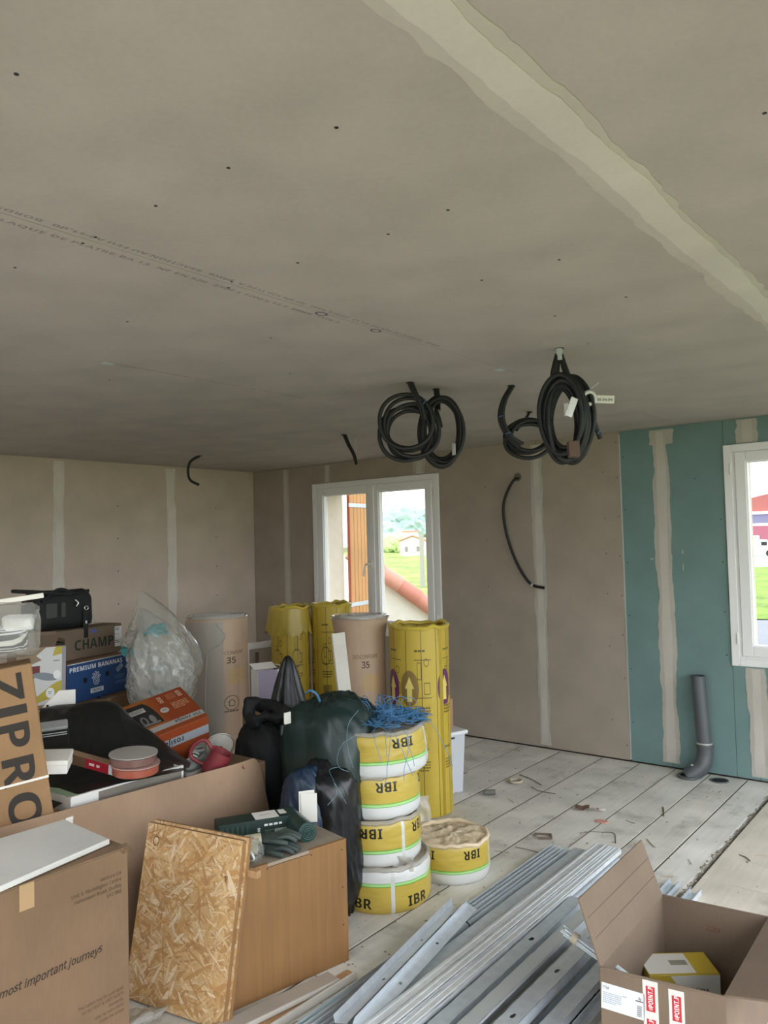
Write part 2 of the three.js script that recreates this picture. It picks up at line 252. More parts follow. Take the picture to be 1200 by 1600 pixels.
// ---- windows: white PVC, two sashes each
function windowUnit(name, w, split, handleSide) {
  const g = struct(name), zf = DZ + .016, fr = (x0, x1, y0, y1, z0, z1) => span(x0, x1, y0, y1, z0, z1, .005);
  const ring = (x0, x1, y0, y1, t, z0, z1, tb = t) => merge([fr(x0, x0 + t, y0, y1, z0, z1), fr(x1 - t, x1, y0, y1, z0, z1), fr(x0 + t, x1 - t, y1 - t, y1, z0, z1), fr(x0 + t, x1 - t, y0, y0 + tb, z0, z1)]);
  mesh('window_frame', merge([ring(w.x0, w.x1, w.y0, w.y1, .055, DZ - .03, zf), ring(w.x0 + .05, w.x1 - .05, w.y0 + .05, w.y1 - .05, .045, DZ - .06, zf - .006)]), M.pvc, g);
  const a = w.x0 + .075, b = w.x1 - .075, y0 = w.y0 + .07, y1 = w.y1 - .055, mid = split;
  for (const [p, q, k] of [[a, mid - .004, 0], [mid + .004, b, 1]]) {
    const t = .07, s = mesh('sash', merge([ring(p, q, y0, y1, t, DZ - .05, DZ + .022), ring(p + t - .006, q - t + .006, y0 + t - .006, y1 - t + .006, .014, DZ - .045, DZ + .01)]), M.pvc, g);
    mesh('glass_pane', fr(p + t, q - t, y0 + t, y1 - t, DZ - .03, DZ - .026), M.glass, s);
    for (const y of [y0 + .12, y1 - .12]) { const hx = k ? w.x1 - .045 : w.x0 + .045; const h = mesh('hinge', new THREE.CylinderGeometry(.006, .006, .08, 10), M.handle, s); h.position.set(hx, y, zf + .004); }
  }
  mesh('cover_strip', fr(mid - .028, mid + .028, y0, y1, DZ + .02, DZ + .034), M.pvc, g);
  if (handleSide) { const h = new THREE.Group(); h.name = 'handle'; g.add(h); mesh('rosette', rbox(.03, .07, .01, .004), M.handle, h).position.set(mid - .012, 1.5, DZ + .038); mesh('lever', tube([V(mid - .012, 1.5, DZ + .04), V(mid - .02, 1.5, DZ + .075), V(mid - .045, 1.49, DZ + .08), V(mid - .065, 1.44, DZ + .08), V(mid - .07, 1.385, DZ + .08)], .009, 20), M.handle, h); }
  mesh('window_sill', span(w.x0 + .09, w.x1 - .09, w.y0 + .05, w.y0 + .088, DZ - .40, DZ - .06, .006), M.render, g);
  return g;
}
windowUnit('window_1', W1, -4.745, true);
windowUnit('window_2', W2, -.94, true);

// ================================================================ OUTDOORS
{
  const ground = struct('ground'); const g = new THREE.PlaneGeometry(900, 900); g.rotateX(-Math.PI / 2); metric(g, .05);
  mesh('earth', metric(g, .05), std({ color: '#a5a48c', map: T.field, roughness: 1 }), ground).position.y = GY - .02;
  // crop field seen through the first window
  const field = mesh('vineyard_field', (() => { const q = new THREE.PlaneGeometry(130, 210, 110, 130); q.rotateX(-Math.PI / 2); const p = q.attributes.position; for (let i = 0; i < p.count; i++) p.setY(i, .28 * N3(p.getX(i) * .35, 0, p.getZ(i) * .35) + .12 * N3(p.getX(i) * 1.4, 2, p.getZ(i) * 1.4)); q.computeVertexNormals(); return metric(q, .06); })(), std({ color: '#e6f0b8', map: T.field, roughness: 1 }));
  field.position.set(-129, GY + .06, -80); field.rotation.y = R(38); tag(field, 'bright green crop field beyond the tiled lean-to, seen through the window', 'field', null, 'structure');
  // grass, road and dark drive seen through the second window
  const strip = (name, d0, d1, m, y) => { const q = new THREE.BufferGeometry(); const dir = V(-.21, 0, -.92).normalize(), n = V(dir.z, 0, -dir.x), a = dir.clone().multiplyScalar(d0), b = dir.clone().multiplyScalar(d1), s = 9 + d1 * .12; const P = [a.clone().addScaledVector(n, s), a.clone().addScaledVector(n, -s), b.clone().addScaledVector(n, -s), b.clone().addScaledVector(n, s)]; q.setAttribute('position', new THREE.Float32BufferAttribute([0, 1, 2, 0, 2, 3].flatMap((k) => [P[k].x, y, P[k].z]), 3)); q.computeVertexNormals(); const mm = mesh(name, metric(q, .1), m); mm.userData.kind = 'structure'; return mm; };
  strip('asphalt_path', 13, 27, std({ color: '#8a8d93', map: T.render, roughness: .9 }), GY + .01);
  strip('lawn', 27.2, 69, std({ color: '#bcd870', map: T.field, roughness: 1 }), GY + .02);
  strip('road', 69, 130, std({ color: '#b9bcc0', map: T.render, roughness: .9 }), GY + .01);
}
// wooden shutter swung open outside the first window
{
  const sh = thing('window_shutter', 'open orange-brown board shutter outside the window, held by two metal straps', 'shutter', [-5.40, .93, DZ - .385], 0);
  const len = .61, n = 8, bw = len / n, yaw = Math.atan2(-.60, -.12); sh.rotation.y = Math.PI / 2 + Math.atan2(.12, .6) * 1; // boards run away from the wall
  const wd = std({ color: '#e3b272', map: T.ply, roughness: .6 });
  for (let i = 0; i < n; i++) mesh('shutter_board', rbox(bw - .005, 1.33, .026, .004), wd, sh).position.set(bw * (i + .5) + .02, .665, 0);
  mesh('edge_board', rbox(.02, 1.33, .034, .003), std({ color: '#c97552', roughness: .6 }), sh).position.set(.009, .665, 0);
  for (const y of [.13, 1.17]) mesh('strap_hinge', rbox(len + .03, .042, .006, .002), M.galvDull, sh).position.set(len / 2, y, .0165);
}
// tiled lean-to seen through the window
{
  const P = at(560, 872, 10), Q = at(705, 975, 10.1), b = thing('lean_to_building', 'white rendered lean-to wall capped by a sloping row of red roof tiles', 'building', [0, 0, 0]);
  const dir = Q.clone().sub(P), len = dir.length(), u = dir.clone().normalize(), hz = V(u.x, 0, u.z).normalize(), nrm = V(-hz.z, 0, hz.x); if (nrm.dot(camera.position.clone().sub(P)) < 0) nrm.negate();
  const s = new THREE.Shape(); const L = hz.dot(dir); s.moveTo(0, GY - P.y); s.lineTo(0, 0); s.lineTo(L, dir.y); s.lineTo(L, GY - P.y); s.closePath();
  const w = new THREE.ExtrudeGeometry(s, { depth: 3, bevelEnabled: false }); const mt = new THREE.Matrix4().makeBasis(hz, V(0, 1, 0), hz.clone().cross(V(0, 1, 0))); mt.setPosition(P.clone().addScaledVector(nrm, -3)); if (hz.clone().cross(V(0, 1, 0)).dot(nrm) < 0) mt.setPosition(P); w.applyMatrix4(mt); mesh('wall', metric(w), std({ color: '#fbf7ee', map: T.render, roughness: .95 }), b);
  const tiles = ['#cf8d7b', '#d69a88', '#c98573'].map((c) => std({ color: c, roughness: .85 }));
  const tg = new THREE.CylinderGeometry(.115, .10, .42, 12, 1, false, 0, Math.PI * 2); tg.scale(1, 1, .9);
  for (let k = 0; k < 5; k++) for (let row = 0; row < 6; row++) { const m = mesh('roof_tile', tg, tiles[(k + row * 2) % 3], b); m.position.copy(P).addScaledVector(u, (k + .5) * len / 5).addScaledVector(nrm, -row * .22 + .03).add(V(0, .03, 0)); m.quaternion.setFromUnitVectors(V(0, 1, 0), u.clone().addScaledVector(V(0, 1, 0), .04).normalize()); }
}
function tree(label, x, y0, z, h, w, color, seed, name = 'tree') {
  const t = thing(name, label, 'tree', [x, y0, z]); const geos = [], r = rng(seed);
  for (let i = 0; i < 22; i++) { const s = w * (.16 + .16 * r()), g = new THREE.IcosahedronGeometry(s, 3), p = g.attributes.position, o = V((r() - .5) * w * .8, h * (.3 + .62 * r()), (r() - .5) * w * .8), f = 1 - Math.pow((o.y / h - .45), 2) * 1.6; o.x *= f; o.z *= f; for (let k = 0; k < p.count; k++) { const v = V().fromBufferAttribute(p, k), q = 1 + .35 * N3(v.x * 1.6 + i, v.y * 1.6, v.z * 1.6 + seed); p.setXYZ(k, v.x * q + o.x, v.y * q + o.y, v.z * q + o.z); } g.computeVertexNormals(); geos.push(g); }
  mesh('foliage', merge(geos), std({ color, roughness: 1 }), t); mesh('trunk', (() => { const g = new THREE.CylinderGeometry(w * .03, w * .05, h * .5, 8); g.translate(0, h * .25, 0); return g; })(), std({ color: '#6b5a4a', roughness: 1 }), t); return t;
}
{
  const T1 = [[590, 226, 9.2, 12, 'tall hazy blue-green pine at the edge of the distant wood, nearest the shutter', '#b0c4bc'], [612, 214, 10.4, 13, 'broad rounded hazy tree standing highest left of the far house', '#a6bdb3'], [634, 219, 9, 12, 'hazy tree just behind the pale far house', '#adc3b9'], [655, 222, 11.2, 14, 'wide hazy tree crown rising above the pale far house roof', '#a8bfb6'], [676, 226, 11, 13, 'hazy tree furthest along the distant wood, by the window frame', '#b3c6be']];  // foliage colours paled: distance haze is put into them
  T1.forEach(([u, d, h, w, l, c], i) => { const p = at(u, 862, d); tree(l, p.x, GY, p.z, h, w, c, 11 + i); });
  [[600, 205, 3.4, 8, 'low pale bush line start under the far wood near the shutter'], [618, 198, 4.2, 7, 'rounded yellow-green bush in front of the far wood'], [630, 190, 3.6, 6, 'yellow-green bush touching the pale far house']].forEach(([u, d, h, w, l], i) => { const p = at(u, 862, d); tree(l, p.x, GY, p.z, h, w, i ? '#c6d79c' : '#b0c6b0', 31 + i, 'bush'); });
  const house = (u, d, w, h, l, turn, up) => {
    const p = at(u, 860, d), b = thing('house', l, 'house', [p.x, GY, p.z], turn); const wm = std({ color: '#efe2d6', roughness: 1 }), rm = std({ color: '#cf9a88', roughness: 1 });
    const s = new THREE.Shape(); s.moveTo(-w / 2, 0); s.lineTo(w / 2, 0); s.lineTo(w / 2, h * .62); s.lineTo(0, h * .8); s.lineTo(-w / 2, h * .62); s.closePath(); const g = new THREE.ExtrudeGeometry(s, { depth: w * .8, bevelEnabled: false }); mesh('wall', g, wm, b);
    for (const k of [-1, 1]) { const rf = mesh('roof', rbox(w * .6, .25, w * .92, .05), rm, b); rf.position.set(k * w * .28, h * .74, w * .4); rf.rotation.z = -k * Math.atan2(h * .18, w * .5); }
    if (up) { mesh('upper_storey', (() => { const q = rbox(w * .55, h * .45, w * .5, .05); q.translate(-w * .12, h * .78, w * .35); return q; })(), wm, b); mesh('roof', (() => { const q = rbox(w * .62, .3, w * .58, .08); q.translate(-w * .12, h * 1.02, w * .35); return q; })(), rm, b); }
    for (const [x, y] of [[-.25, .3], [.22, .3]]) mesh('window', rbox(w * .12, h * .2, .2, .03), std({ color: '#8d8a8c', roughness: .4 }), b).position.set(x * w, y * h, w * .81);
    return b;
  };
  house(648, 150, 4.6, 4.6, 'pale two-storey house with pink roof at the end of the crop field', R(30), true);
  house(668, 170, 6, 4.2, 'pale low house beside the two-storey one, half behind the window frame', R(50), false);
  const pl = at(659, 862, 45); tag(mesh('utility_pole', (() => { const g = new THREE.CylinderGeometry(.13, .16, 3.2, 10); g.translate(0, 1.6, 0); return g; })(), std({ color: '#a8a39b', roughness: 1 })), 'grey concrete utility pole standing in the crop field', 'pole').position.set(pl.x, GY, pl.z);
  // industrial building and van through the second window
  const p = at(1178, 860, 112), f = thing('warehouse', 'pink walled warehouse with white bands and low red roof across the road', 'building', [p.x, GY, p.z], R(12));
  const pink = std({ color: '#a8626e', roughness: 1 }), wh = std({ color: '#f2f0ee', roughness: .8 }), gv = std({ color: '#7d7893', roughness: .8 });
  mesh('wall', span(-9, 22, 0, 3.7, -12, 0), pink, f); mesh('white_band', span(-9.1, 22, 3.7, 4.05, -12, .06), wh, f); mesh('grey_band', span(-9.05, 22, 4.05, 5.35, -12, .03), gv, f); mesh('white_eaves', span(-9.3, 22.3, 5.35, 5.75, -12, .3), wh, f);
  mesh('roof', (() => { const s = new THREE.Shape(); s.moveTo(-9.4, 5.75); s.lineTo(22.4, 5.75); s.lineTo(6, 8.2); s.lineTo(2, 8.2); s.closePath(); const g = new THREE.ExtrudeGeometry(s, { depth: 11, bevelEnabled: false }); g.translate(0, 0, -11.5); return g; })(), std({ color: '#a8645c', roughness: 1 }), f);
  const q = at(1183, 866, 91), v = thing('white_van', 'white box van parked in front of the pink warehouse', 'van', [q.x, GY, q.z], R(14));
  mesh('cargo_box', rbox(2.2, 1.9, 1.9, .12), wh, v).position.set(-.8, 1.45, 0);
  mesh('cab', (() => { const s = new THREE.Shape(); s.moveTo(0, .45); s.lineTo(1.75, .45); s.lineTo(1.75, 1.0); s.lineTo(1.2, 1.15); s.lineTo(.75, 1.85); s.lineTo(0, 1.9); s.closePath(); const g = new THREE.ExtrudeGeometry(s, { depth: 1.7, bevelEnabled: true, bevelSize: .05, bevelThickness: .05, bevelSegments: 2 }); g.translate(.3, 0, -.85); return g; })(), wh, v);
  mesh('side_window', rbox(.6, .45, .04, .02), M.dark, v).position.set(.75, 1.45, .905);
  for (const x of [-1.1, 1.25]) { const w = mesh('wheel', new THREE.CylinderGeometry(.36, .36, .24, 20), M.dark, v); w.rotation.x = Math.PI / 2; w.position.set(x, .36, .8); }
}
// ================================================================ INSULATION ROLLS
const toCam = (x, z) => Math.atan2(camera.position.x - x, camera.position.z - z);
// a standing roll: print centred on the side turned to the viewer, spiral of felt on top
function rollGeo(r, h, seed, o = {}) {
  const g = new THREE.CylinderGeometry(r, r, h, 72, 28, true); g.translate(0, h / 2, 0); const p = g.attributes.position;
  for (let i = 0; i < p.count; i++) {
    const x = p.getX(i), y = p.getY(i), z = p.getZ(i), a = Math.atan2(x, z), t = y / h;
    let k = 1 + .025 * N3(Math.sin(a) * 2, t * 3 + seed, Math.cos(a) * 2) + .012 * N3(Math.sin(a) * 7, t * 9, Math.cos(a) * 7 + seed);
    if (o.flare) k *= 1 + o.flare * Math.pow(Math.max(0, t - .86) / .14, 1.5) + (o.taper ?? 0) * (t - 1) * .0 - (o.taper ?? 0) * (1 - t);
    if (o.round) { const e = Math.max(0, t - 1 + o.round) / o.round; k *= 1 - .10 * e * e; }
    if (o.barrel) { const e = Math.abs(t - .5) * 2; k *= 1 - .07 * Math.pow(e, 6); }
    p.setXYZ(i, x * k, y + (t > .98 ? .008 * N3(Math.sin(a) * 3, seed, Math.cos(a) * 3) : 0), z * k);
  }
  g.computeVertexNormals(); return g;
}
function spiralTop(r, y, turns, seed) {   // raised winding of the roll's end
  const pts = [], n = turns * 26; for (let i = 0; i <= n; i++) { const q = i / n, a = q * turns * 6.283, rr = r * (.12 + .84 * q); pts.push(V(Math.sin(a) * rr, y + .004 * N3(q * 9, seed, 1), Math.cos(a) * rr * .97)); }
  return new THREE.TubeGeometry(new THREE.CatmullRomCurve3(pts), n * 2, r * .36 / turns, 6);
}
function capDisc(r, y, seed, amp = .006) { const g = new THREE.CircleGeometry(r, 64, 0, Math.PI * 2), q = new THREE.RingGeometry(.001, r, 64, 10); q.rotateX(-Math.PI / 2); const p = q.attributes.position; for (let i = 0; i < p.count; i++) p.setY(i, y + amp * N3(p.getX(i) * 18, seed, p.getZ(i) * 18) + amp * .6 * N3(p.getX(i) * 60, seed, p.getZ(i) * 60)); q.computeVertexNormals(); return metric(q, 1); }
const houseMark = (x, cx, cy, s, c) => { x.save(); x.translate(cx, cy); x.strokeStyle = x.fillStyle = c; x.lineWidth = s * .09; x.beginPath(); x.arc(0, 0, s, 0, 7); x.stroke(); x.beginPath(); x.moveTo(-s * .5, -s * .05); x.lineTo(0, -s * .5); x.lineTo(s * .5, -s * .05); x.moveTo(-s * .34, -s * .15); x.lineTo(-s * .34, s * .42); x.lineTo(s * .34, s * .42); x.lineTo(s * .34, -s * .15); x.stroke(); x.restore(); };
const yellowFilm = (seed, purple) => face(1536, 1024, (x, w, h) => {
  const r = rng(seed); x.fillStyle = '#c4aa40'; x.fillRect(0, 0, w, h); for (let i = 0; i < 90; i++) { x.fillStyle = `rgba(${r() > .5 ? '255,240,120' : '150,115,10'},${.03 + .05 * r()})`; x.fillRect(r() * w, r() * h, 20 + 90 * r(), 60 + 300 * r()); }
  x.strokeStyle = 'rgba(50,40,12,.85)'; x.lineWidth = 5; for (let i = 0; i < 12; i++) { const q = (i + .5) * w / 12; x.beginPath(); x.moveTo(q, 0); x.lineTo(q, h); x.stroke(); }
  for (let k = 0; k < 6; k++) {
    const q = (k + .25) * w / 6, o = k * 31 % 3; x.strokeStyle = 'rgba(60,50,20,.8)'; x.lineWidth = 4;
    x.strokeRect(q - 34, 190 + o * 30, 30, 90); x.beginPath(); x.arc(q + 40, 190 + o * 20, 20, 0, 7); x.stroke(); x.strokeRect(q + 20, 300, 46, 60); x.beginPath(); x.moveTo(q - 60, 380); x.lineTo(q + 80, 380); x.moveTo(q - 60, 175); x.lineTo(q + 80, 175); x.stroke();
    if (!purple) { x.lineWidth = 6; x.beginPath(); x.arc(q - 10, 330, 58, 0, 7); x.stroke(); x.fillStyle = 'rgba(60,48,15,.85)'; for (let j = 0; j < 9; j++) x.fillRect(q - 50 + j * 12, 520, 4 + 5 * r(), 90); }
    scribble(x, q - 55, 430, 120, 50, 'rgba(60,48,15,.75)', seed + k, 3); scribble(x, q - 55, 120, 110, 22, 'rgba(60,48,15,.7)', seed + k + 20, 1);
    scribble(x, q - 55, 650, 110, 22, 'rgba(50,40,12,.85)', seed + k + 60, 1); scribble(x, q - 55, 720, 110, 60, 'rgba(60,48,15,.7)', seed + k + 40, 4);
  }
  if (purple) for (const [q, c] of [[.36, '#6b2f63'], [.475, 'rgba(120,96,60,.75)'], [.68, '#6b2f63']]) { x.fillStyle = c; x.beginPath(); x.ellipse(w * q, 330, 78, 98, 0, 0, 7); x.fill(); x.fillStyle = '#e7d47a'; x.beginPath(); x.moveTo(w * q - 40, 330); x.lineTo(w * q, 265); x.lineTo(w * q + 40, 330); x.lineTo(w * q + 22, 330); x.lineTo(w * q + 22, 400); x.lineTo(w * q - 22, 400); x.lineTo(w * q - 22, 330); x.fill(); }
}, .38);
const kraftFilm = (seed, big) => face(1024, 1024, (x, w, h) => {
  const r = rng(seed); x.fillStyle = '#bda289'; x.fillRect(0, 0, w, h); for (let i = 0; i < 160; i++) { x.fillStyle = `rgba(${r() > .5 ? '235,215,195' : '120,95,75'},${.02 + .05 * r()})`; x.fillRect(r() * w, r() * h, 10 + 60 * r(), 60 + 400 * r()); }
  const c = 'rgba(66,50,40,.85)', cx = w * (.5 + big); txt(x, 'ISOCONFORT', cx, 205, 27, c, { sx: 1.05 }); txt(x, '35', cx, 250, 50, c, { bold: true }); houseMark(x, cx, 500, 42, c); txt(x, '▽', cx + 55, 105, 44, c);
  x.fillStyle = 'rgba(210,170,90,.35)'; x.fillRect(cx - 20, 300, 110, 90); scribble(x, cx - 50, 545, 100, 16, c, seed, 1);
}, .5);
function standingRoll(name, label, x, z, r, h, mat, seed, o = {}) {
  const t = thing(name, label, 'insulation roll', [x, 0, z], toCam(x, z) - Math.PI + (o.turn ?? 0), o.group);
  mesh('wrapper', rollGeo(r, h, seed, o), mat, t);
  if (o.kind === 'kraft') { mesh('end_cap', capDisc(r * (1 + (o.flare ?? 0)) * .99, h - .008, seed), M.white, t); mesh('end_winding', spiralTop(r * .92, h, 5, seed), M.white, t); const c = new THREE.TorusGeometry(r * (1 + (o.flare ?? 0)) * .985, .012, 8, 64); c.rotateX(Math.PI / 2); c.translate(0, h, 0); mesh('film_rim', c, M.film, t); }
  else { mesh('end_cap', capDisc(r * .99, h - .03, seed, .01), std({ color: '#8a7428', roughness: .6 }), t); const c = new THREE.TorusGeometry(r * .98, .014, 8, 72); c.rotateX(Math.PI / 2); const p = c.attributes.position; for (let i = 0; i < p.count; i++) { const a = Math.atan2(p.getX(i), p.getZ(i)); p.setY(i, p.getY(i) + h + .02 * N3(Math.sin(a) * 3, seed, Math.cos(a) * 3)); } c.computeVertexNormals(); mesh('gathered_rim', c, std({ color: '#d2ba4e', roughness: .35, transparent: false }), t); }
  return t;
}
const yA = yellowFilm(3, false), yB = yellowFilm(8, true);
{
  // kraft rolls in clear film
  const a = standingRoll('insulation_roll', 'kraft-faced insulation roll under torn clear film, tallest thing beside the orange carton', -4.49, -3.70, .215, 1.2, kraftFilm(2, .07), 5, { kind: 'kraft', round: 0 });
  mesh('torn_film', (() => { const g = new THREE.CylinderGeometry(.224, .226, 1.0, 48, 24, true, Math.PI - 1.45, 1.62); g.translate(0, .68, 0); const p = g.attributes.position; for (let i = 0; i < p.count; i++) { const y = p.getY(i), k = 1 + .03 * N3(p.getX(i) * 9, y * 7, p.getZ(i) * 9) + .02; p.setXYZ(i, p.getX(i) * k, y, p.getZ(i) * k); } g.computeVertexNormals(); return g; })(), M.filmMilky, a);
  mesh('film_fold', tube([V(.01, 1.17, -.228), V(-.05, 1.08, -.235), V(-.02, 1.03, -.24), V(.06, .98, -.232), V(.085, .8, -.225), V(.09, .4, -.226), V(.088, .05, -.224)], .006, 50, 6), M.filmMilky, a);
  standingRoll('insulation_roll', 'kraft-faced insulation roll with flared white film end, between the yellow rolls', -3.385, -3.985, .165, 1.215, kraftFilm(6, .03), 7, { kind: 'kraft', flare: .14, taper: .06 });
  // yellow film rolls
  standingRoll('insulation_roll', 'yellow film insulation roll with a purple house mark, nearest the window wall stack', -3.0, -4.11, .190, 1.165, yB, 9, { turn: -.2 });
  const c = standingRoll('insulation_roll', 'yellow film insulation roll with gathered collar, behind the peaked black sack', -4.55, -4.49, .155, 1.2, yA, 11, { turn: .1 });
  const d = standingRoll('insulation_roll', 'yellow film insulation roll standing behind the white offcut, below the window shutter', -4.30, -4.71, .16, 1.215, yA, 13, { turn: .5 });
  // the loose collar of film hanging over the left one
  mesh('film_collar', (() => { const g = new THREE.CylinderGeometry(.175, .205, .20, 64, 10, true); g.translate(0, 1.1, 0); const p = g.attributes.position; for (let i = 0; i < p.count; i++) { const x = p.getX(i), y = p.getY(i), z = p.getZ(i), an = Math.atan2(x, z), t = (1.22 - y) / .24, k = .90 + .14 * Math.max(0, N3(Math.sin(an) * 2.2, 3, Math.cos(an) * 2.2)) + .09 * N3(Math.sin(an) * 6, y * 6, Math.cos(an) * 6) * t; p.setXYZ(i, x * k, y - .06 * t * N3(Math.sin(an) * 4, 8, Math.cos(an) * 4), z * k); } g.computeVertexNormals(); return g; })(), phy({ color: '#dac456', roughness: .35, transmission: .35, thickness: 0 }), c);
  mesh('seam_flange', rbox(.03, 1.15, .006, .002), yA, (() => scene.children.find((q) => q.name === 'insulation_roll_002'))()).position.set(-.155, .58, -.115);
}
// short rolls of the stack: a printed band, upright or turned over
const bandArt = face(2048, 320, (x, w, h) => {
  x.fillStyle = '#c2a94c'; x.fillRect(0, 0, w, h); const r = rng(21); for (let i = 0; i < 120; i++) { x.fillStyle = `rgba(${r() > .5 ? '255,240,140' : '140,110,10'},${.03 + .05 * r()})`; x.fillRect(r() * w, r() * h, 30 + 160 * r(), 4 + 14 * r()); }
  x.fillStyle = '#d9dad8'; x.fillRect(0, h * .66, w, h); x.fillStyle = '#58a83f'; x.fillRect(0, h * .615, w, h * .018); x.fillRect(0, h * .688, w, h * .014); x.fillStyle = '#a7dd8b'; x.fillRect(0, h * .637, w, h * .047);
  for (let k = 0; k < 5; k++) txt(x, 'IBR', (k + .5) * w / 5, h * .36, 98, '#191713', { bold: true, sx: 1.02 });
}, .33);
const strips = (x, w, h, at) => { x.fillStyle = '#cfd0cd'; for (const q of at) x.fillRect(q * w - 13, 0, 26, h); };
// turned-over rolls: lettering upside down above, white band below
const bandDown = (at) => face(2048, 320, (x, w, h) => { const im = bandArt.map.image; x.save(); x.translate(w, h * .66); x.rotate(Math.PI); x.drawImage(im, 0, 0, w, h * .6, 0, h * .06, w, h * .6); x.restore(); x.drawImage(im, 0, h * .6, w, h * .4, 0, h * .6, w, h * .4); strips(x, w, h, at); }, .33);
const bandFoot = face(2048, 320, (x, w, h) => { const im = bandArt.map.image; x.fillStyle = '#d9dad8'; x.fillRect(0, 0, w, h); x.save(); x.translate(0, h); x.scale(1, -1); x.drawImage(im, 0, h * .6, w, h * .4, 0, h * .6, w, h * .4); x.restore(); x.drawImage(im, 0, 0, w, h * .6, 0, h * .4, w, h * .6); strips(x, w, h, [.61, .02]); }, .33);
const bandA = bandDown([.355, .9]), bandB = bandDown([.617, .1]);
function bandRoll(label, x, y, z, r, h, art, turn, seed, top, tilt = [0, 0]) {
  const t = thing('glass_wool_roll', label, 'insulation roll', [x, y, z], toCam(x, z) - Math.PI + turn, 'short yellow and white glass wool rolls'); t.rotation.x = tilt[0]; t.rotation.z = tilt[1];
  mesh('printed_band', rollGeo(r, h, seed, { barrel: 1 }), art, t);
  mesh('wool_end', capDisc(r * .95, h - .004, seed, top === 'wool' ? .016 : .01), top === 'wool' ? M.wool : M.greyFilm, t); mesh('bottom_end', (() => { const g = capDisc(r * .94, .003, seed, .002); return g; })(), M.greyFilm, t);
  const c = new THREE.TorusGeometry(r * .945, .012, 8, 60); c.rotateX(Math.PI / 2); const p = c.attributes.position; for (let i = 0; i < p.count; i++) { const a = Math.atan2(p.getX(i), p.getZ(i)); p.setY(i, p.getY(i) + h - .004 + .014 * N3(Math.sin(a) * 4, seed, Math.cos(a) * 4)); } c.computeVertexNormals(); mesh('folded_film_edge', c, top === 'wool' ? M.wool : M.filmMilky, t);
  return t;
}
{
  const X = -2.448, Z = -3.008;
  bandRoll('lowest glass wool roll of the four-high stack, its lettering the right way up', X, 0, Z, .231, .205, bandFoot, -.5, 31, 'film');
  const b = bandRoll('second glass wool roll up the stack, lettering upside down, film torn at its edge', X - .02, .205, Z + .01, .213, .205, bandB, -.14, 33, 'film');
  mesh('torn_film', (() => { const g = new THREE.PlaneGeometry(.10, .07, 8, 6), p = g.attributes.position; for (let i = 0; i < p.count; i++) p.setZ(i, .02 * N3(p.getX(i) * 30, p.getY(i) * 30, 2)); g.computeVertexNormals(); return g; })(), M.filmMilky, b).position.set(-.14, .01, -.172);
  const c = bandRoll('third glass wool roll in the stack, white tape strip down its yellow side', X - .03, .412, Z - .005, .212, .20, bandA, .22, 35, 'film');
  mesh('film_tail', (() => { const g = new THREE.PlaneGeometry(.08, .12, 8, 8), p = g.attributes.position; for (let i = 0; i < p.count; i++) { const y = p.getY(i); p.setX(i, p.getX(i) * (.35 + (.06 - y) * 4 * .4 + .3) ); p.setZ(i, .03 * N3(p.getX(i) * 22, y * 22, 5)); } g.computeVertexNormals(); return g; })(), M.filmMilky, c).position.set(-.225, -.02, -.05);
  bandRoll('topmost glass wool roll of the stack, covered by tangled blue twine', X, .614, Z - .02, .228, .198, bandB, .48, 37, 'film', [.02, -.05]);
  bandRoll('single glass wool roll on the floor beside the stack, fluffy beige wool exposed on top', -2.325, 0, -3.425, .195, .19, bandB, .55, 39, 'wool');
}
// blue twine tangle
{
  const r = rng(77), geos = [], cx = -2.44, cz = -3.028, top = .825, loop = (x, z, R0, n, up, lift) => { const pts = [], a0 = r() * 6, ex = .5 + r(), ti = r() * 3; for (let i = 0; i <= n; i++) { const a = a0 + i / n * (5 + 9 * r()), q = R0 * (.6 + .5 * r()); pts.push(V(x + Math.cos(a) * q * ex, top + lift * (.2 + .8 * Math.abs(Math.sin(a + ti))) + .004, z + Math.sin(a) * q)); } return pts; };
  for (let i = 0; i < 95; i++) { const a = r() * 6.28, q = Math.sqrt(r()) * .19; geos.push(tube(loop(cx + Math.cos(a) * q, cz + Math.sin(a) * q, .03 + .055 * r(), 9, 1, .02 + .05 * r() * (1 - q * 3.5)), .0013 + .0007 * r(), 42, 5)); }
  for (let i = 0; i < 14; i++) { const a = r() * 6.28, q = .05 + .10 * r(), b = a + (r() - .5); const P = V(cx + Math.cos(a) * q, top + .02, cz + Math.sin(a) * q), pts = []; for (let k = 0; k <= 10; k++) { const w = k / 10 * 6.28; pts.push(P.clone().add(V(Math.cos(b) * .045 * Math.sin(w), .045 * (1 - Math.cos(w)), Math.sin(b) * .045 * Math.sin(w) + .01 * k / 10))); } geos.push(tube(pts, .0016, 40, 5)); }
  const hang = (a, len, out, s) => { const q = .232, P = V(cx + Math.sin(a) * .14, top + .01, cz + Math.cos(a) * .14), pts = [P, V(cx + Math.sin(a) * q, top + .0, cz + Math.cos(a) * q)]; for (let k = 1; k <= 5; k++) pts.push(V(cx + Math.sin(a + s * k * .03) * (q + .018 + out * k / 5 + .012 * r()), top - len * k / 5, cz + Math.cos(a + s * k * .03) * (q + .018 + out * k / 5 + .012 * r()))); geos.push(tube(pts, .0014, 40, 5)); };
  const f = toCam(cx, cz); for (const [o, l, e, s] of [[-.2, .13, 0, 1], [.15, .24, .0, -1], [.22, .2, .0, 2], [.42, .16, 0, 1], [.05, .1, 0, 0], [.5, .22, 0, -1], [-1.2, .36, .06, 1], [-1.35, .45, .10, -2], [-1.1, .2, .05, 2], [1.3, .2, .08, 0], [-1.5, .3, .09, 1]]) hang(f + o, l, e, s);
  tag(mesh('twine_tangle', merge(geos), M.twine), 'tangle of thin blue baling twine on top of the roll stack', 'twine', null, 'stuff');
}
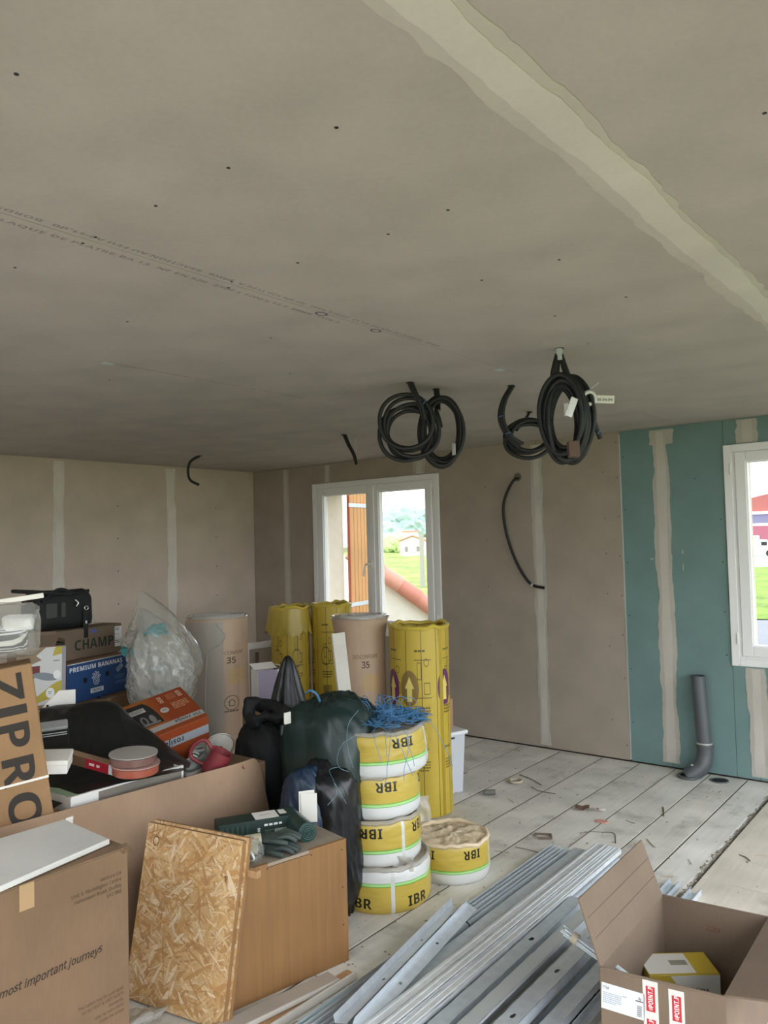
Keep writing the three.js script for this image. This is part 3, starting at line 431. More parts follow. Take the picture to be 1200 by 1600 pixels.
// ================================================================ CARTONS
// closed carton standing on its base; front is +z, x to the right
function cartonBody(t, w, h, d, m, seed, o = {}) {
  const g = new RoundedBoxGeometry(w, h, d, 3, .006), p = g.attributes.position;
  for (let i = 0; i < p.count; i++) { const x = p.getX(i), y = p.getY(i), z = p.getZ(i); p.setXYZ(i, x, y + .002 * N3(x * 9, seed, z * 9), z); }
  g.translate(0, h / 2, 0); g.computeVertexNormals(); mesh('body', metric(g), m, t);
  for (const s of [-1, 1]) mesh('top_flap', rbox(w - .004, .004, d / 2 - .002, .0015), m, t).position.set(0, h + .002, s * d / 4);
  if (o.tape !== false) { mesh('packing_tape', rbox(w + .002, .0008, .05, .0003), M.packTape, t).position.set(0, h + .0045, 0); mesh('packing_tape', rbox(.0008, .07, .05, .0003), M.packTape, t).position.set(w / 2, h - .035, 0); }
}
// ---- picture carton, large, at the front
const venture = thing('carton', 'large brown picture carton with handwriting-style print, a white board lying on it', 'carton', [-2.505, 0, -1.02], Math.PI / 2);
{
  const w = .98, h = .725, d = .41; cartonBody(venture, w, h, d, M.card, 3, { tape: false });
  // front (+z of the carton) faces +x of the room; local +x points to -z of the room
  const zf = d / 2 + .0008, F = (x, y) => [x, y, zf];
  const lines = (list, sz, c) => (x, W, Hh) => { x.clearRect(0, 0, W, Hh); list.forEach((s, i) => txt(x, s, W - 4, (i + .5) * Hh / list.length, sz, c, { align: 'right' })); };
  decal('printed_text', venture, ink(512, 200, lines(['Venture UK', 'Unit 9, Washington Centre', 'Halesowen Road, Dudley', 'DY2 9RE'], 38, 'rgba(48,36,28,.92)')), .20, .078, F(.365, .625));
  decal('printed_text', venture, ink(1024, 160, (x, W, Hh) => { x.clearRect(0, 0, W, Hh); const r = rng(5); x.font = 'italic 84px sans-serif'; let q = 8; const s = 'your most important journeys'; const k = (W - 20) / x.measureText(s).width; for (const c of s) { x.save(); x.translate(q, 84 + (r() - .5) * 8); x.rotate((r() - .5) * .14); x.scale(k, 1 + (r() - .5) * .14); x.font = 'italic 84px sans-serif'; x.fillStyle = '#2b2019'; x.textBaseline = 'middle'; x.fillText(c, 0, 0); x.strokeStyle = '#2b2019'; x.lineWidth = 2.5; x.strokeText(c, 0, 0); x.restore(); q += x.measureText(c).width * k; } }), .40, .062, F(.195, .445));
  decal('printed_text', venture, ink(512, 230, lines(['This carton may be used again', 'for our VISIT & UNIT SAFETY', 'standards,', 'refer to instructions', 'inside the carton'], 36, 'rgba(60,46,36,.8)')), .165, .086, F(.385, .255));
  mesh('tape_stub', rbox(.045, .075, .001, .0003), M.packTape, venture).position.set(.15, .69, zf);
  mesh('crumpled_corner', (() => { const g = new THREE.IcosahedronGeometry(.02, 3), p = g.attributes.position; for (let i = 0; i < p.count; i++) { const v = V().fromBufferAttribute(p, i), k = 1 + .6 * N3(v.x * 90, v.y * 90, v.z * 90); p.setXYZ(i, v.x * k, v.y * k * .7, v.z * k); } g.computeVertexNormals(); return metric(g); })(), M.card, venture).position.set(.482, .722, .195);
}
{
  const q = [[-2.66, -1.49], [-2.36, -1.475], [-2.28, -1.0], [-2.68, -1.0]], s = new THREE.Shape(); q.forEach(([x, z], i) => i ? s.lineTo(x, -z) : s.moveTo(x, -z)); s.closePath();
  const g = new THREE.ExtrudeGeometry(s, { depth: .012, bevelEnabled: true, bevelSize: .003, bevelThickness: .003, bevelSegments: 2 }); g.rotateX(-Math.PI / 2); g.translate(0, .735, 0);
  tag(mesh('white_board', metric(g), std({ color: '#dedcd6', map: T.plaster, roughness: .45 })), 'dusty white laminated board lying flat on the large picture carton', 'board');
}
// ---- tall carton with large lettering
{
  const t = thing('tall_carton', 'tall brown carton leaning sideways, huge dark lettering ZIPRO down its front', 'carton', [-2.874, .046, -1.664], R(64)); t.rotation.z = R(7.3);
  const w = .36, h = 1.238, d = .17, g = new RoundedBoxGeometry(w, h, d, 3, .006); g.translate(-w / 2, h / 2, -d / 2); mesh('body', metric(g), std({ color: '#a5815b', map: T.card, roughness: .8 }), t);
  decal('printed_text', t, ink(1024, 256, (x, W, Hh) => { x.clearRect(0, 0, W, Hh); const c = 'rgba(52,46,42,.93)', L = (s, q, k) => txt(x, s, q, Hh / 2 + 8, 262, c, { bold: true, sx: k }); L('Z', 105, 1.35); x.fillStyle = c; x.fillRect(222, 36, 58, 188); L('P', 400, 1.25); L('R', 620, 1.28); L('O', 880, 1.3); }), .615, .152, [-.092, .918, .0012], [0, 0, -Math.PI / 2]);
  for (const y of [.80]) mesh('strapping_band', rbox(w + .004, .009, d + .004, .001), M.whiteStrap, t).position.set(-w / 2, y, -d / 2);
}
// ---- zip bag with striped cloth on top of it
{
  const t = thing('zip_bag', 'clear zip bag with white slider holding black and white striped cloth', 'bag', [0, 0, 0]);
  const c = at(12, 985, 3.02), ax = V(.438, 0, -.899), up = V(0, 1, 0), nz = V(.899, 0, .438);
  const g = new THREE.SphereGeometry(1, 48, 32), p = g.attributes.position; for (let i = 0; i < p.count; i++) { const v = V().fromBufferAttribute(p, i); const sq = (a) => Math.sign(a) * Math.pow(Math.abs(a), .45); const k = 1 + .10 * N3(v.x * 3, v.y * 3, v.z * 3) + .05 * N3(v.x * 9, v.y * 9, v.z * 9); const q = c.clone().addScaledVector(ax, sq(v.x) * .115 * k).addScaledVector(up, sq(v.y) * .105 * k).addScaledVector(nz, v.z * .07 * k * (1 - .5 * Math.max(0, v.y))); p.setXYZ(i, q.x, q.y, q.z); } g.computeVertexNormals(); mesh('clear_film', g, M.film, t);
  const st = face(256, 256, (x) => { x.fillStyle = '#3a3a3d'; x.fillRect(0, 0, 256, 256); x.strokeStyle = '#d8d6d0'; x.lineWidth = 9; for (let i = -10; i < 24; i++) { x.beginPath(); x.moveTo(-10, i * 22); x.bezierCurveTo(80, i * 22 + 30, 160, i * 22 - 60, 270, i * 22 - 90); x.stroke(); } }, .9);
  const cl = g.clone(), pp = cl.attributes.position; for (let i = 0; i < pp.count; i++) { const v = V().fromBufferAttribute(pp, i).sub(c); v.multiplyScalar(.78); v.y = v.y * .62 - .035; v.addScaledVector(ax, -.02).add(c); pp.setXYZ(i, v.x, v.y, v.z); } cl.computeVertexNormals(); mesh('striped_cloth', cl, st, t);
  const w = cl.clone(); const wp = w.attributes.position; for (let i = 0; i < wp.count; i++) { const v = V().fromBufferAttribute(wp, i).sub(c); v.multiplyScalar(.62); v.y += .05; v.addScaledVector(ax, .05).addScaledVector(nz, .012).add(c); wp.setXYZ(i, v.x, v.y, v.z); } mesh('white_cloth', w, M.white, t);
  mesh('slider_strip', beam(c.clone().addScaledVector(ax, -.14).add(V(0, .098, 0)), c.clone().addScaledVector(ax, .128).add(V(0, .128, 0)), .012, .02, .003), M.whiteStrap, t);
}
// ---- large cardboard sheet standing behind the plywood box
{
  const n = 24, t = .005, x0 = -2.865, z0 = -1.20, z1 = -2.70, s = new THREE.Shape(), hgt = (z) => .712 - (z0 - z) * .024;
  const g = new THREE.BoxGeometry(1, 1, t, 40, 14, 1), p = g.attributes.position;
  for (let i = 0; i < p.count; i++) { const a = p.getX(i) + .5, b = p.getY(i) + .5, z = z0 + (z1 - z0) * (a + (a > .9 ? (a - .9) * -.35 * (b - .55) * 2 : 0)); const bow = .035 * Math.pow(a, 3) * Math.sin(b * 2.4) - .05 * Math.pow(Math.max(0, a - .8) / .2, 2); p.setXYZ(i, x0 + bow + p.getZ(i) - .03 * b, b * (hgt(z) - .05 * Math.pow(Math.max(0, a - .93) / .07, 2)), z); }
  g.computeVertexNormals(); tag(mesh('cardboard_sheet', metric(g), std({ color: '#b2947a', map: T.card, roughness: .85 })), 'wide plain cardboard sheet standing upright behind the plywood box and chipboard', 'cardboard');
}
// ---- plywood box
const plyBox = thing('plywood_box', 'plywood crate with finger-jointed top, gloves and a green carton on it', 'crate', [-2.245, 0, -2.185], Math.PI / 2 - R(12.3));
{
  // local +z = face towards the viewer, local +x = away along the face
  const w = .545, h = .488, d = .36, k = .012;
  mesh('front_panel', (() => { const s = new THREE.Shape(); s.moveTo(-w / 2, 0); s.lineTo(w / 2, 0); s.lineTo(w / 2, h); s.lineTo(w * .17, h); s.lineTo(w * .17, h - k * 1.3); s.lineTo(-w * .18, h - k * 1.3); s.lineTo(-w * .18, h); s.lineTo(-w / 2, h); s.closePath(); const g = new THREE.ExtrudeGeometry(s, { depth: k, bevelEnabled: true, bevelSize: .001, bevelThickness: .001, bevelSegments: 1 }); g.translate(0, 0, -k); return metric(g, 1, .2, .1); })(), std({ color: '#a07d50', map: T.ply, roughness: .65 }), plyBox);
  mesh('top_panel', (() => { const s = new THREE.Shape(); s.moveTo(-w / 2, 0); s.lineTo(-w * .18, 0); s.lineTo(-w * .18, -k); s.lineTo(w * .17, -k); s.lineTo(w * .17, 0); s.lineTo(w / 2, 0); s.lineTo(w / 2, d - k); s.lineTo(-w / 2, d - k); s.closePath(); const g = new THREE.ExtrudeGeometry(s, { depth: k, bevelEnabled: false }); g.rotateX(-Math.PI / 2); g.translate(0, h - k, -k); return metric(g); })(), M.plyTop, plyBox);
  for (const s of [-1, 1]) mesh('side_panel', span(Math.min(s * w / 2, s * (w / 2 - k)), Math.max(s * w / 2, s * (w / 2 - k)), 0, h - k, -d, -k, .001), M.ply, plyBox);
  mesh('back_panel', span(-w / 2 + k, w / 2 - k, 0, h - k, -d, -d + k), M.ply, plyBox);
  for (const [x, y] of [[.25, .45], [.25, .3], [.25, .15], [-.1, .47], [.1, .468]]) mesh('screw_head', (() => { const g = new THREE.CylinderGeometry(.003, .003, .001, 8); g.rotateX(Math.PI / 2); return g; })(), M.dark, plyBox).position.set(x, y, .0012);
}
const onPly = (x, z, y = .485) => plyBox.localToWorld(V(x, y, z)); plyBox.updateMatrixWorld(true);
// ---- two chipboard panels leaning on it
const osb = canvasTex(1024, 1536, (x, w, h) => {
  const r = rng(12); x.scale(1.55, 1.55); const C = ['#d3a871', '#c2935a', '#dcb684', '#b98a52', '#cba169', '#e3c496', '#b08250', '#d0ab78', '#ad8252', '#e8d0ae', '#e0c49a', '#ead6b8']; x.fillStyle = '#c6a274'; x.fillRect(0, 0, w, h);
  for (let i = 0; i < 2600; i++) { const L = 40 + 170 * r() * r() + 20, b = 8 + 34 * r() * r(), a = (r() - .5) * 2.2 + (r() > .55 ? 1.57 : 0); x.save(); x.translate(r() * w, r() * h); x.rotate(a); x.fillStyle = C[Math.floor(r() * C.length)]; x.globalAlpha = .75; x.beginPath(); x.moveTo(-L / 2, -b * .4 * r()); x.lineTo(L * .2, -b / 2); x.lineTo(L / 2, -b * .15 * r()); x.lineTo(L / 2 - 8, b * .2); x.lineTo(-L * .2, b / 2); x.lineTo(-L / 2, b * .15); x.closePath(); x.fill(); x.globalAlpha = .35; x.strokeStyle = '#7b5630'; x.lineWidth = 1.3; x.stroke(); x.globalAlpha = .14; for (let k = 0; k < 3; k++) { const y = (r() - .5) * b * .6; x.beginPath(); x.moveTo(-L * .4, y); x.lineTo(L * .4, y); x.stroke(); } x.restore(); }
});
const osbMark = canvasTex(1024, 1536, (x, w, h) => { x.drawImage(osb.image, 0, 0); x.strokeStyle = '#2c2115'; x.lineWidth = 6; x.beginPath(); x.ellipse(112, 150, 30, 42, .15, 0, 7); x.stroke(); });
{
  const mF = std({ map: osbMark, roughness: .75, bumpMap: osbMark, bumpScale: .0012 }), mB = std({ map: osb, roughness: .75 }), mE = std({ color: '#a3835c', map: T.ply, roughness: .9 });
  const w = .475, h = .625, a0 = V(-2.70, 0, -1.755), dir = V(.985, 0, -.17).normalize(), out = V(.17, 0, .985).normalize(), lean = R(12.5);
  const make = (label, off, mat, dx, dh) => {
    const t = thing('chipboard_panel', label, 'board'); const m = new THREE.BoxGeometry(w, h + dh, .017, 1, 1, 1); const g = new RoundedBoxGeometry(w, h + dh, .016, 1, .001);
    const e = mesh('panel_core', metric(g), mE, t); e.position.set(w / 2, (h + dh) / 2, 0); const f = mesh('strand_face', new THREE.PlaneGeometry(w - .002, h + dh - .002), mat, t); f.position.set(w / 2, (h + dh) / 2, .0086);
    const up = V(0, Math.cos(lean), 0).addScaledVector(out, -Math.sin(lean)), nn = dir.clone().cross(up).normalize(); t.quaternion.setFromRotationMatrix(new THREE.Matrix4().makeBasis(dir, up, nn)); t.position.copy(a0).addScaledVector(out, -off / Math.cos(lean)).addScaledVector(dir, dx).add(V(0, .004, 0)); return t;
  };
  make('front oriented-strand board panel leaning, a pencilled oval in its corner', 0, mF, 0, 0);
  make('rear oriented-strand board panel sandwiched between front one and plywood crate', .0185, mB, .012, .006);
}
// ---- green carton of bin liners, liner roll, gloves, goggles, batten and card on the plywood box
{
  const t = thing('liner_carton', 'dark green carton of bin liners with white lettering, lying on the plywood crate', 'carton', [-2.545, .4855, -2.265], R(60)); const w = .30, h = .075, d = .10;
  mesh('body', (() => { const g = new RoundedBoxGeometry(w, h, d, 2, .003); g.translate(0, h / 2, 0); return metric(g); })(), std({ color: '#1f332d', roughness: .5 }), t);
  decal('printed_front', t, face(512, 128, (x, W, Hh) => { x.fillStyle = '#1d322c'; x.fillRect(0, 0, W, Hh); for (let i = 0; i < 12; i++) { x.fillStyle = i % 2 ? '#2b4a40' : '#152722'; x.fillRect(i * 18, 20, 12, 90); } txt(x, '8', 285, 70, 44, '#c9d2cc', { bold: true, rot: Math.PI }); scribble(x, 325, 32, 165, 34, '#e6ebe7', 14, 1); x.fillStyle = '#8fa199'; x.fillRect(400, 78, 92, 34); scribble(x, 330, 80, 60, 30, '#6d8078', 3, 2); }), w - .006, h - .006, [0, h / 2, d / 2 + .0008]);
  mesh('paper_label', rbox(.10, .001, d - .012, .0003), M.paper, t).position.set(.055, h + .0006, 0); mesh('paper_label', rbox(.03, .001, .05, .0003), M.paper, t).position.set(.13, h + .0006, -.01); decal('printed_text', t, ink(128, 32, (x, W, Hh) => { x.clearRect(0, 0, W, Hh); scribble(x, 4, 6, 120, 24, 'rgba(150,50,40,.8)', 5, 2); }), .05, .012, [.055, h + .0016, 0], [-Math.PI / 2, 0, 0]);
}
{
  const a = V(-2.49, .528, -2.425), b = V(-2.29, .528, -2.335), t = thing('liner_roll', 'roll of dark green bin liners lying at the back corner of the plywood crate', 'roll');
  const d = b.clone().sub(a), len = d.length(), g = new THREE.CylinderGeometry(.041, .041, len, 32, 10), p = g.attributes.position; for (let i = 0; i < p.count; i++) { const k = 1 + .05 * N3(p.getX(i) * 30, p.getY(i) * 12, p.getZ(i) * 30); p.setX(i, p.getX(i) * k); p.setZ(i, p.getZ(i) * k * .94); } g.computeVertexNormals();
  const m = mesh('film_roll', g, std({ color: '#27403c', roughness: .28 }), t); m.position.copy(a).add(b).multiplyScalar(.5); m.quaternion.setFromUnitVectors(V(0, 1, 0), d.normalize());
  mesh('film_winding', (() => { const q = spiralTop(.036, len / 2 + .001, 4, 3); return q; })(), std({ color: '#2f4a45', roughness: .4 }), m);
}
{
  const glove = (label, c, turn, seed) => { const t = thing('work_glove', label, 'glove', [c.x, c.y, c.z], turn); const fm = std({ color: seed ? '#3c4642' : '#333d3a', roughness: .6 }), km = std({ color: '#cfc7ad', roughness: .95 });
    const pal = new THREE.SphereGeometry(1, 28, 18); pal.scale(.052, .017, .046); mesh('palm', pal, fm, t).position.set(0, .019, 0);
    for (let k = 0; k < 4; k++) { const z = (k - 1.5) * .021, L = [.072, .085, .08, .064][k]; const pts = [V(.03, .022, z * .8), V(.03 + L * .45, .029, z), V(.03 + L * .85, .020, z * 1.06), V(.03 + L, .012, z * 1.06)]; const g = tube(pts, .0105, 14, 10); mesh('finger', merge([g, (() => { const s = new THREE.SphereGeometry(.0105, 10, 8); s.translate(pts[3].x, pts[3].y, pts[3].z); return s; })()]), fm, t); }
    mesh('thumb', merge([tube([V(-.015, .02, .03), V(.02, .022, .055), V(.055, .014, .06)], .011, 14, 10), (() => { const s = new THREE.SphereGeometry(.011, 10, 8); s.translate(.055, .014, .06); return s; })()]), fm, t);
    const cu = new THREE.CylinderGeometry(.034, .042, .065, 24, 4, true); cu.rotateZ(Math.PI / 2); cu.scale(1, .42, 1); mesh('knitted_cuff', cu, km, t).position.set(-.07, .02, 0); return t; };
  glove('grey rubber-palmed work glove with pale cuff lying uppermost on the plywood crate', V(-2.365, .512, -2.20), R(50), 1);
  glove('grey rubber-palmed work glove half covered by its pair', V(-2.34, .4865, -2.165), R(42), 0);
  const t = thing('safety_goggles', 'clear plastic safety goggles in a crumpled bag beside the gloves', 'goggles', [-2.345, .4865, -2.075], R(-20));
  const lens = new THREE.SphereGeometry(1, 32, 20), p = lens.attributes.position; for (let i = 0; i < p.count; i++) { const v = V().fromBufferAttribute(p, i), k = 1 + .25 * N3(v.x * 2.6, v.y * 2.6, v.z * 2.6) + .10 * N3(v.x * 7, v.y * 7, v.z * 7); p.setXYZ(i, v.x * k * .075, Math.max(.001, v.y * k * .04 + .042), v.z * k * .046); } lens.computeVertexNormals(); mesh('clear_bag', lens, phy({ color: '#f4f6f7', roughness: .06, transmission: .9, thickness: 0, clearcoat: 1 }), t);
  mesh('goggle_frame', tube([V(-.06, .03, .012), V(-.03, .055, .02), V(0, .035, .026), V(.03, .055, .02), V(.058, .03, .01), V(.03, .014, .014), V(0, .022, .02), V(-.03, .014, .014)], .005, 60, 8, true), M.white, t);
}
{
  tag(mesh('batten', beam(V(-2.20, .499, -1.985), V(-2.44, .499, -1.955), .024, .026, .002), M.wood), 'short pale wood batten end lying on the crate beside the chipboard', 'batten');
  const t = thing('folded_card', 'folded white card standing on the corner of the plywood crate by the blue sack', 'card', [-2.452, .4855, -2.512], R(38)); mesh('front_leaf', rbox(.07, .125, .002, .0006), M.paper, t).position.set(0, .0625, .0); const b = mesh('back_leaf', rbox(.07, .13, .002, .0006), M.paper, t); b.position.set(-.012, .066, -.016); b.rotation.y = .3; 
}
// ================================================================ SACKS
function sack(name, label, c, rx, h, rz, mat, seed, o = {}) {
  const t = thing(name, label, 'rubbish bag', [c.x, o.y ?? 0, c.z], o.turn ?? 0); const g = new THREE.SphereGeometry(1, 72, 52), p = g.attributes.position;
  for (let i = 0; i < p.count; i++) {
    const v = V().fromBufferAttribute(p, i), a = Math.atan2(v.x, v.z); const rid = (q) => 1 - Math.abs(q) * 2;
    let k = (o.box ? Math.pow(Math.pow(Math.abs(v.x), o.box) + Math.pow(Math.abs(v.y), o.box) + Math.pow(Math.abs(v.z), o.box), -1 / o.box) * .93 : 1) + .11 * N3(v.x * 1.7 + seed, v.y * 1.7, v.z * 1.7) + .035 * rid(N3(v.x * 4 + seed, v.y * 2.2, v.z * 4)) + .028 * rid(N3(v.x * 9 + v.y * 5, v.y * 4 + seed, v.z * 9));
    let y = .5 + v.y * .5 * k; y = y < .06 ? .0 + y * .2 : y; let x = v.x, z = v.z; const sq = Math.pow(Math.max(.0001, 1 - Math.abs(v.y)), -.12); x *= sq; z *= sq;
    if (o.peak) { const u = Math.max(0, v.y - .05) / .95; const s = 1 - .72 * Math.pow(u, .7) * (1 - .0 * u); x *= s; z *= s; k *= 1 + .10 * u * Math.sin(a * 9 + seed) ; y = .5 + v.y * .5; x += (o.shift ?? 0) * u * u; }
    p.setXYZ(i, x * k * rx, Math.max(.003, y * h), z * k * rz);
  }
  g.computeVertexNormals(); mesh('sack', metric(g), mat, t); return t;
}
{
  const a = sack('rubbish_bag', 'black sack with a tall twisted peak in front of the yellow rolls', at(452, 1140, 4.25), .20, 1.10, .18, M.blackBag, 3, { peak: true });
  mesh('folded_rim', tube([at(388, 1100, 4.2), at(395, 1128, 4.15), at(415, 1118, 4.12), at(440, 1122, 4.1), at(438, 1105, 4.15), at(408, 1100, 4.25)].map((q) => q.sub(a.position)), .03, 60, 12, true), M.blackFabric, a); { const p = a.children.at(-1).geometry.attributes.position; for (let i = 0; i < p.count; i++) { const v = V().fromBufferAttribute(p, i); p.setXYZ(i, v.x + .03 * N3(v.x * 14, v.y * 14, v.z * 14), v.y + .035 * N3(v.x * 12, v.y * 12 + 4, v.z * 12), v.z); } a.children.at(-1).geometry.computeVertexNormals(); }
  const low = sack('rubbish_bag', 'black sack slumped beside the kraft roll, under the peaked sack', at(418, 1160, 4.2), .17, .78, .16, M.blackFabric, 8, { box: 2.8 });
  const g = sack('rubbish_bag', 'dark green sack with stretched folds, behind the glass wool stack', at(522, 1170, 3.87), .245, .95, .20, M.greenBag, 5, { box: 3.4 });
  mesh('white_carton_corner', rbox(.010, .055, .04, .002), M.paper, g).position.copy(at(449, 1122, 3.78).sub(g.position));
  mesh('drawstring', tube([at(478, 1083, 3.8), at(486, 1079, 3.75), at(494, 1084, 3.74), at(500, 1096, 3.7)].map((q) => q.sub(g.position)), .006, 24, 6), M.twine, g);
  sack('rubbish_bag', 'black and blue sack slumped behind the plywood crate, twine hanging over it', at(510, 1262, 3.66), .165, .70, .14, M.blackBag, 12, { box: 2.6 });
  const b = sack('rubbish_bag', 'dark blue sack lying behind the crate, against the cardboard sheet edge', at(478, 1262, 3.62), .14, .66, .12, M.blueBag, 15);
  const tw = []; for (const P of [[[553, 1150, 3.6], [535, 1163, 3.55], [527, 1185, 3.5], [531, 1200, 3.45], [545, 1206, 3.45]], [[531, 1198, 3.5], [515, 1203, 3.42], [522, 1222, 3.3], [526, 1240, 3.28], [512, 1258, 3.27]], [[524, 1225, 3.28], [533, 1240, 3.26], [541, 1256, 3.24]], [[560, 1110, 3.62], [546, 1128, 3.6], [542, 1150, 3.6], [545, 1175, 3.6], [552, 1200, 3.6]]]) tw.push(tube(P.map((q) => at(...q)), .0012, 40, 5));
  tag(mesh('twine_strand', merge(tw), std({ color: '#6f8d9c', roughness: .5 })), 'loose pale blue twine strands hanging over the dark sacks', 'twine');
}
// ================================================================ PILE OF CARTONS AT THE LEFT WALL
function orient(t, right, up, origin) { const z = right.clone().cross(up).normalize(), y = z.clone().cross(right).normalize(); t.quaternion.setFromRotationMatrix(new THREE.Matrix4().makeBasis(right.clone().normalize(), y, z)); t.position.copy(origin); }
{
  const base = thing('carton', 'plain brown carton carrying the heap, hidden up to its top by the cardboard sheet', 'carton', [-3.45, 0, -2.27]); cartonBody(base, .98, .62, .92, M.cardDark, 5);
  const b2 = thing('carton', 'plain brown carton underneath the blue banana carton', 'carton', [-4.50, 0, -2.60], R(16)); cartonBody(b2, .5, .81, .60, M.cardDark, 6);
}
{ // blue banana carton
  const t = thing('banana_carton', 'blue banana carton with white lettering and a hand mark, below the plain CHAMP carton', 'carton', [-4.495, .818, -2.60], R(107)), w = .51, h = .225, d = .36;
  const blue = std({ color: '#2c5288', map: T.card, roughness: .6 }); const wall = (n, x0, x1, z0, z1) => mesh(n, span(x0, x1, 0, h, z0, z1, .002), n === 'front_panel' ? M.cardDark : blue, t);
  wall('front_panel', -w / 2, w / 2, d / 2 - .006, d / 2); wall('back_panel', -w / 2, w / 2, -d / 2, -d / 2 + .006); wall('side_panel', -w / 2, -w / 2 + .006, -d / 2 + .006, d / 2 - .006); wall('side_panel', w / 2 - .006, w / 2, -d / 2 + .006, d / 2 - .006); mesh('bottom_panel', span(-w / 2, w / 2, 0, .006, -d / 2, d / 2), blue, t); mesh('lid', span(-w / 2, w / 2, h, h + .005, -d / 2, d / 2, .001), M.cardDark, t);
  decal('printed_front', t, face(1024, 512, (x, W, H2) => {
    x.fillStyle = '#234a80'; x.fillRect(0, 0, W, H2); x.fillStyle = '#e8ecef'; x.fillRect(0, 0, W, 8); txt(x, 'PREMIUM BANANAS', 480, 78, 84, '#f2f4f5', { bold: true, sx: 1.12 });
    x.fillStyle = '#070809'; for (const [q, y] of [[285, 245], [660, 225]]) { x.beginPath(); x.ellipse(q, y, 30, 36, 0, 0, 7); x.fill(); }
    x.strokeStyle = '#e9eef2'; x.lineWidth = 7; x.beginPath(); x.arc(470, 285, 48, 0, 7); x.stroke(); x.beginPath(); x.arc(470, 285, 26, 0, 7); x.stroke(); x.fillStyle = '#e9eef2'; x.beginPath(); x.arc(470, 285, 9, 0, 7); x.fill();
    for (const [a, L] of [[-.95, 88], [-.5, 112], [-.1, 122], [.3, 112], [.75, 88]]) { x.save(); x.translate(470, 278); x.rotate(a); x.lineWidth = 7; x.beginPath(); x.moveTo(-11, -48); x.lineTo(-11, -L + 10); x.arc(0, -L + 10, 11, Math.PI, 0); x.lineTo(11, -48); x.stroke(); x.restore(); }
    x.fillStyle = '#e6eaec'; x.fillRect(370, 375, 220, 62); txt(x, 'TROPIC', 480, 408, 50, '#31507c', { bold: true }); x.save(); x.translate(880, 175); x.rotate(-.6); x.fillStyle = '#9fb4c4'; x.fillRect(-62, -32, 124, 64); scribble(x, -52, -24, 104, 50, '#31507c', 7, 3); x.restore(); scribble(x, 800, 270, 170, 60, '#5f82ac', 8, 3); x.fillStyle = '#3d659a'; x.fillRect(800, 350, 190, 40); scribble(x, 40, 455, 120, 16, '#b6c6d6', 9, 1);
  }, .55), w, h, [0, h / 2, d / 2 + .0008]);
}
{ // plain carton with green lettering
  const t = thing('carton', 'plain brown carton with dark green lettering CHAMP and a white sticker', 'carton', [-4.57, 1.05, -2.608], R(103)), w = .53, h = .175, d = .34; cartonBody(t, w, h, d, M.cardGrey, 9, { tape: true });
  decal('printed_text', t, ink(512, 128, (x, W, H2) => { x.clearRect(0, 0, W, H2); txt(x, 'CHAMP', W / 2, 68, 112, 'rgba(42,58,48,.88)', { bold: true, sx: 1.15 }); }), .36, .095, [.035, .085, d / 2 + .001]);
  decal('white_sticker', t, face(96, 192, (x) => { x.fillStyle = '#e3e4e2'; x.fillRect(0, 0, 96, 192); scribble(x, 10, 14, 60, 30, '#39424a', 4, 2); scribble(x, 10, 130, 50, 36, '#39424a', 5, 2); x.fillStyle = '#666'; x.fillRect(10, 70, 50, 3); }), .058, .125, [.232, .10, d / 2 + .001]);
  mesh('blue_tape_dot', rbox(.045, .022, .001, .0004), std({ color: '#5a66b4', roughness: .6 }), t).position.set(.03, .155, d / 2 + .001);
}
{ // black soft carrier
  const t = thing('pet_carrier', 'black soft-sided carrier bag with mesh windows and metal clips on the brown carton', 'bag', [-4.535, 1.235, -2.51], R(92)); const w = .38, h = .225, d = .26;
  const g = new RoundedBoxGeometry(w, h, d, 6, .06), p = g.attributes.position; for (let i = 0; i < p.count; i++) { const x = p.getX(i), y = p.getY(i), z = p.getZ(i), u = y / h + .5; const k = 1 + .05 * N3(x * 8, y * 8, z * 8); p.setXYZ(i, x * k * (1 - .06 * u), y + u * (.022 * N3(x * 9, 2, z * 5) - .02 * Math.exp(-Math.pow((x - .02) / .05, 2))), z * k * (1 - .12 * u)); } g.translate(0, h / 2, 0); g.computeVertexNormals(); mesh('body', metric(g), M.blackFabric, t);
  const net = std({ color: '#4a4a48', roughness: .9 }); for (const [x, ww] of [[-.11, .07], [-.035, .028]]) mesh('mesh_window', rbox(ww, .085, .004, .002), net, t).position.set(x, .115, d / 2 - .004);
  mesh('strap', rbox(.032, .17, .006, .003), M.blackFabric, t).position.set(.10, .02, d / 2 + .012); mesh('strap', tube([V(-.17, .17, .12), V(-.05, .235, .11), V(.05, .205, .11), V(.16, .215, .08)], .011, 30, 8), M.blackFabric, t); mesh('top_flap', (() => { const q = new RoundedBoxGeometry(.25, .022, .25, 3, .01); q.rotateZ(-.12); q.translate(-.10, .218, 0); return q; })(), M.blackFabric, t);
  const chrome = std({ color: '#e6e6e6', metalness: .9, roughness: .25 }); mesh('clip', tube([V(.035, .17, .134), V(.05, .15, .145), V(.04, .13, .14)], .004, 14, 6), chrome, t); mesh('clip', new THREE.TorusGeometry(.012, .003, 8, 18), chrome, t).position.set(.105, .115, .142); mesh('clip', rbox(.012, .02, .008, .003), chrome, t).position.set(.10, .03, d / 2 + .018); mesh('clip', tube([V(.175, .05, .09), V(.19, .03, .07), V(.20, .01, .06)], .005, 12, 6), M.white, t);
}
